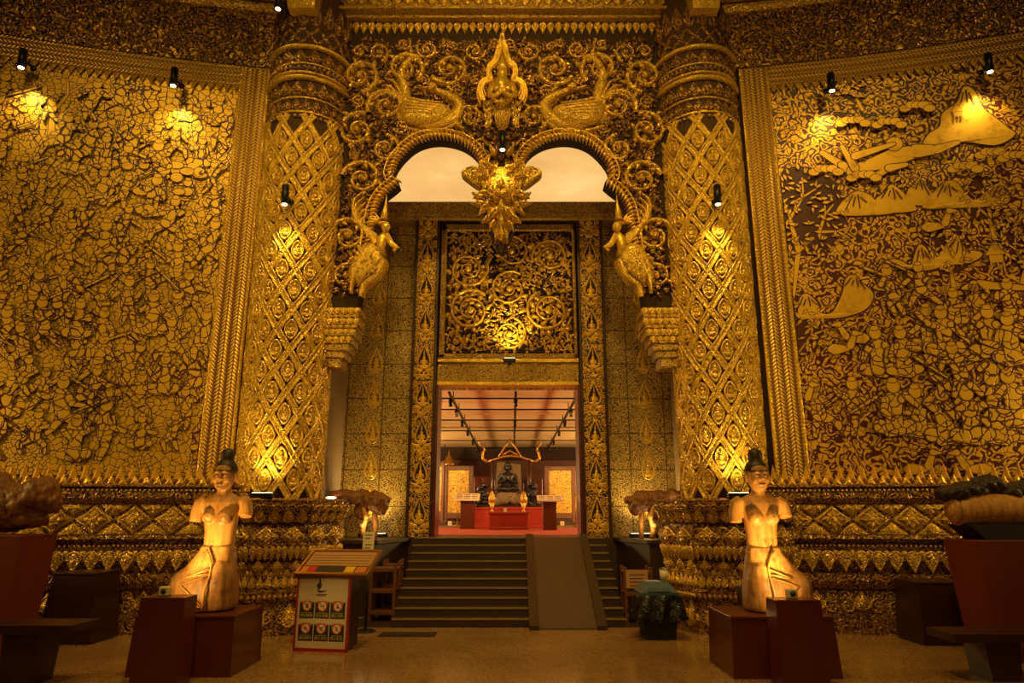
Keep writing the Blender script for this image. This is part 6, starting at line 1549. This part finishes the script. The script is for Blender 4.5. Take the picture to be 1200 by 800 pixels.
for px, lb in ((527, 'tiny white card standing on the floor before the wide-board lectern screen'), (659, 'tiny white card standing on the floor before the lone gold screen')):
    p = at(px, 613, 23.5); mb = MB(); hexa(mb, [(p[0] - .06, 23.5, LAND), (p[0] + .06, 23.5, LAND), (p[0] + .06, 23.6, LAND), (p[0] - .06, 23.6, LAND)], [(p[0] - .06, 23.55, LAND + .13), (p[0] + .06, 23.55, LAND + .13), (p[0] + .06, 23.6, LAND + .13), (p[0] - .06, 23.6, LAND + .13)]); o = obj('number_card', mb, M['paper']); tagit(o, lb, 'card'); mb = MB(); box(mb, (p[0] - .012, 23.51, LAND + .03), (p[0] + .012, 23.53, LAND + .1)); obj('numeral', mb, M['ink'], o)
p = at(526, 546, 26.3); mb = MB(); root = thing('gilt_stupa', 'small gilt tiered stupa rising behind the screen by the wide-board lectern', 'stupa', (p[0], 26.3, LAND)); zq = lambda py: at(526, py, 26.3)[2]
lathe(mb, [(.30, zq(546)), (.30, zq(543)), (.22, zq(542)), (.2, zq(539)), (.13, zq(538)), (.12, zq(535)), (.06, zq(534)), (.03, zq(530)), (.005, zq(527))], (p[0], 26.3, 0), 20); obj('spire', mb, M['goldmetal'], root); mb = MB(); box(mb, (p[0] - .3, 26.0, LAND), (p[0] + .3, 26.6, zq(546)), .02); obj('pedestal', mb, M['darkwood'], root)
# dark cabinets and a red cabinet along the back wall
for px0, px1, yt, mt, lb in ((555, 575, 558, 'redwood', 'dark red cabinet against the back wall beside the wide-board lectern'), (621, 636, 560, 'redwood', 'dark red cabinet against the back wall beside the low-board lectern')):
    Y = 26.6; x0, x1 = at(px0, 580, Y)[0], at(px1, 580, Y)[0]; z1 = at(596, yt, Y)[2]; root = thing('cabinet', lb, 'cabinet', ((x0 + x1)/2, Y, LAND)); mb = MB(); box(mb, (x0, Y, LAND), (x1, Y + .6, z1), .02); obj('body', mb, M[mt], root)
    for k in (0, 1): mb = MB(); w_ = (x1 - x0)/2; box(mb, (x0 + w_*k + .02, Y - .02, LAND + .08), (x0 + w_*(k + 1) - .02, Y + .01, z1 - .06), .008); dd = obj('door', mb, M[mt], root); mb = MB(); ell(mb, (x0 + w_ + (.05 if k else -.05), Y - .03, (LAND + z1)/2), (.02, .02, .02)); obj('knob', mb, M['goldmetal'], dd)
# lighting track grid hung under the ceiling
RZr = 3.85; trk = thing('lighting_track', 'black grid of lighting track hanging under the shrine ceiling', 'track', (.2, 18, RZ))
for x in (-1.12, .20, 1.45):
    mb = MB(); box(mb, (x - .025, BACKY + .6, RZr - .02), (x + .025, 26.8, RZr + .02)); obj('rail', mb, M['black'], trk)
ys = (14.3, 15.9, 17.8, 20.2, 23.0, 25.8)
for y in ys: mb = MB(); box(mb, (-4.0, y - .018, RZr + .02), (4.2, y + .018, RZr + .05)); obj('cross_rail', mb, M['black'], trk)
for y in ys:
    for x in (-2.4, -1.12, .20, 1.45, 2.8): mb = MB(); tube(mb, [(x, y + .05, RZr - (.28 if x in (-2.4, 2.8) else .02)), (x, y + .05, RZ)], .012, 6); obj('drop_rod', mb, M['black'], trk)
k = 0
for x in (-1.12, 1.45, .20):
    for y in (13.7, 15.2, 17.0, 19.2, 21.8, 24.5):
        if x == .20 and y in (15.2, 19.2, 24.5): continue
        root = thing('track_lamp', f'small black lamp clipped to the hanging grid of lighting track', 'lamp', (x, y, RZr), 'small black lamps on the shrine lighting track')
        mb = MB(); tube(mb, [(x, y, RZr - .022), (x, y, RZr - .08)], .01, 6); obj('stem', mb, M['black'], root); mb = MB(); tube(mb, [(x, y, RZr - .07), (x, y + .05, RZr - .22)], .04, 12); obj('lamp_body', mb, M['black'], root); k += 1
# track spots of the shrine room
for (l, t, e, a) in (((0.2, 15.2, 3.7), (0.1, Yp + .6, 1.2), 75, 80), ((-1.1, 15.0, 3.7), (ix, Yi, 2.0), 190, 40), ((1.45, 15.0, 3.7), (ix, Yi, 2.0), 160, 40), ((.2, 13.7, 3.7), (.1, 14.6, 1.1), 25, 100)):
    lamp('shrine_spot', 'SPOT', l, t, e, (1, .58, .2), .06, a, .7)
for x in (-4.5, 4.6):  # added hidden point lights, no fixtures, to lift the shrine ceiling
    for y in (16.5, 23.0): lamp('shrine_fill', 'POINT', (x, y, 2.6), None, 460, (1, .60, .22), .25)
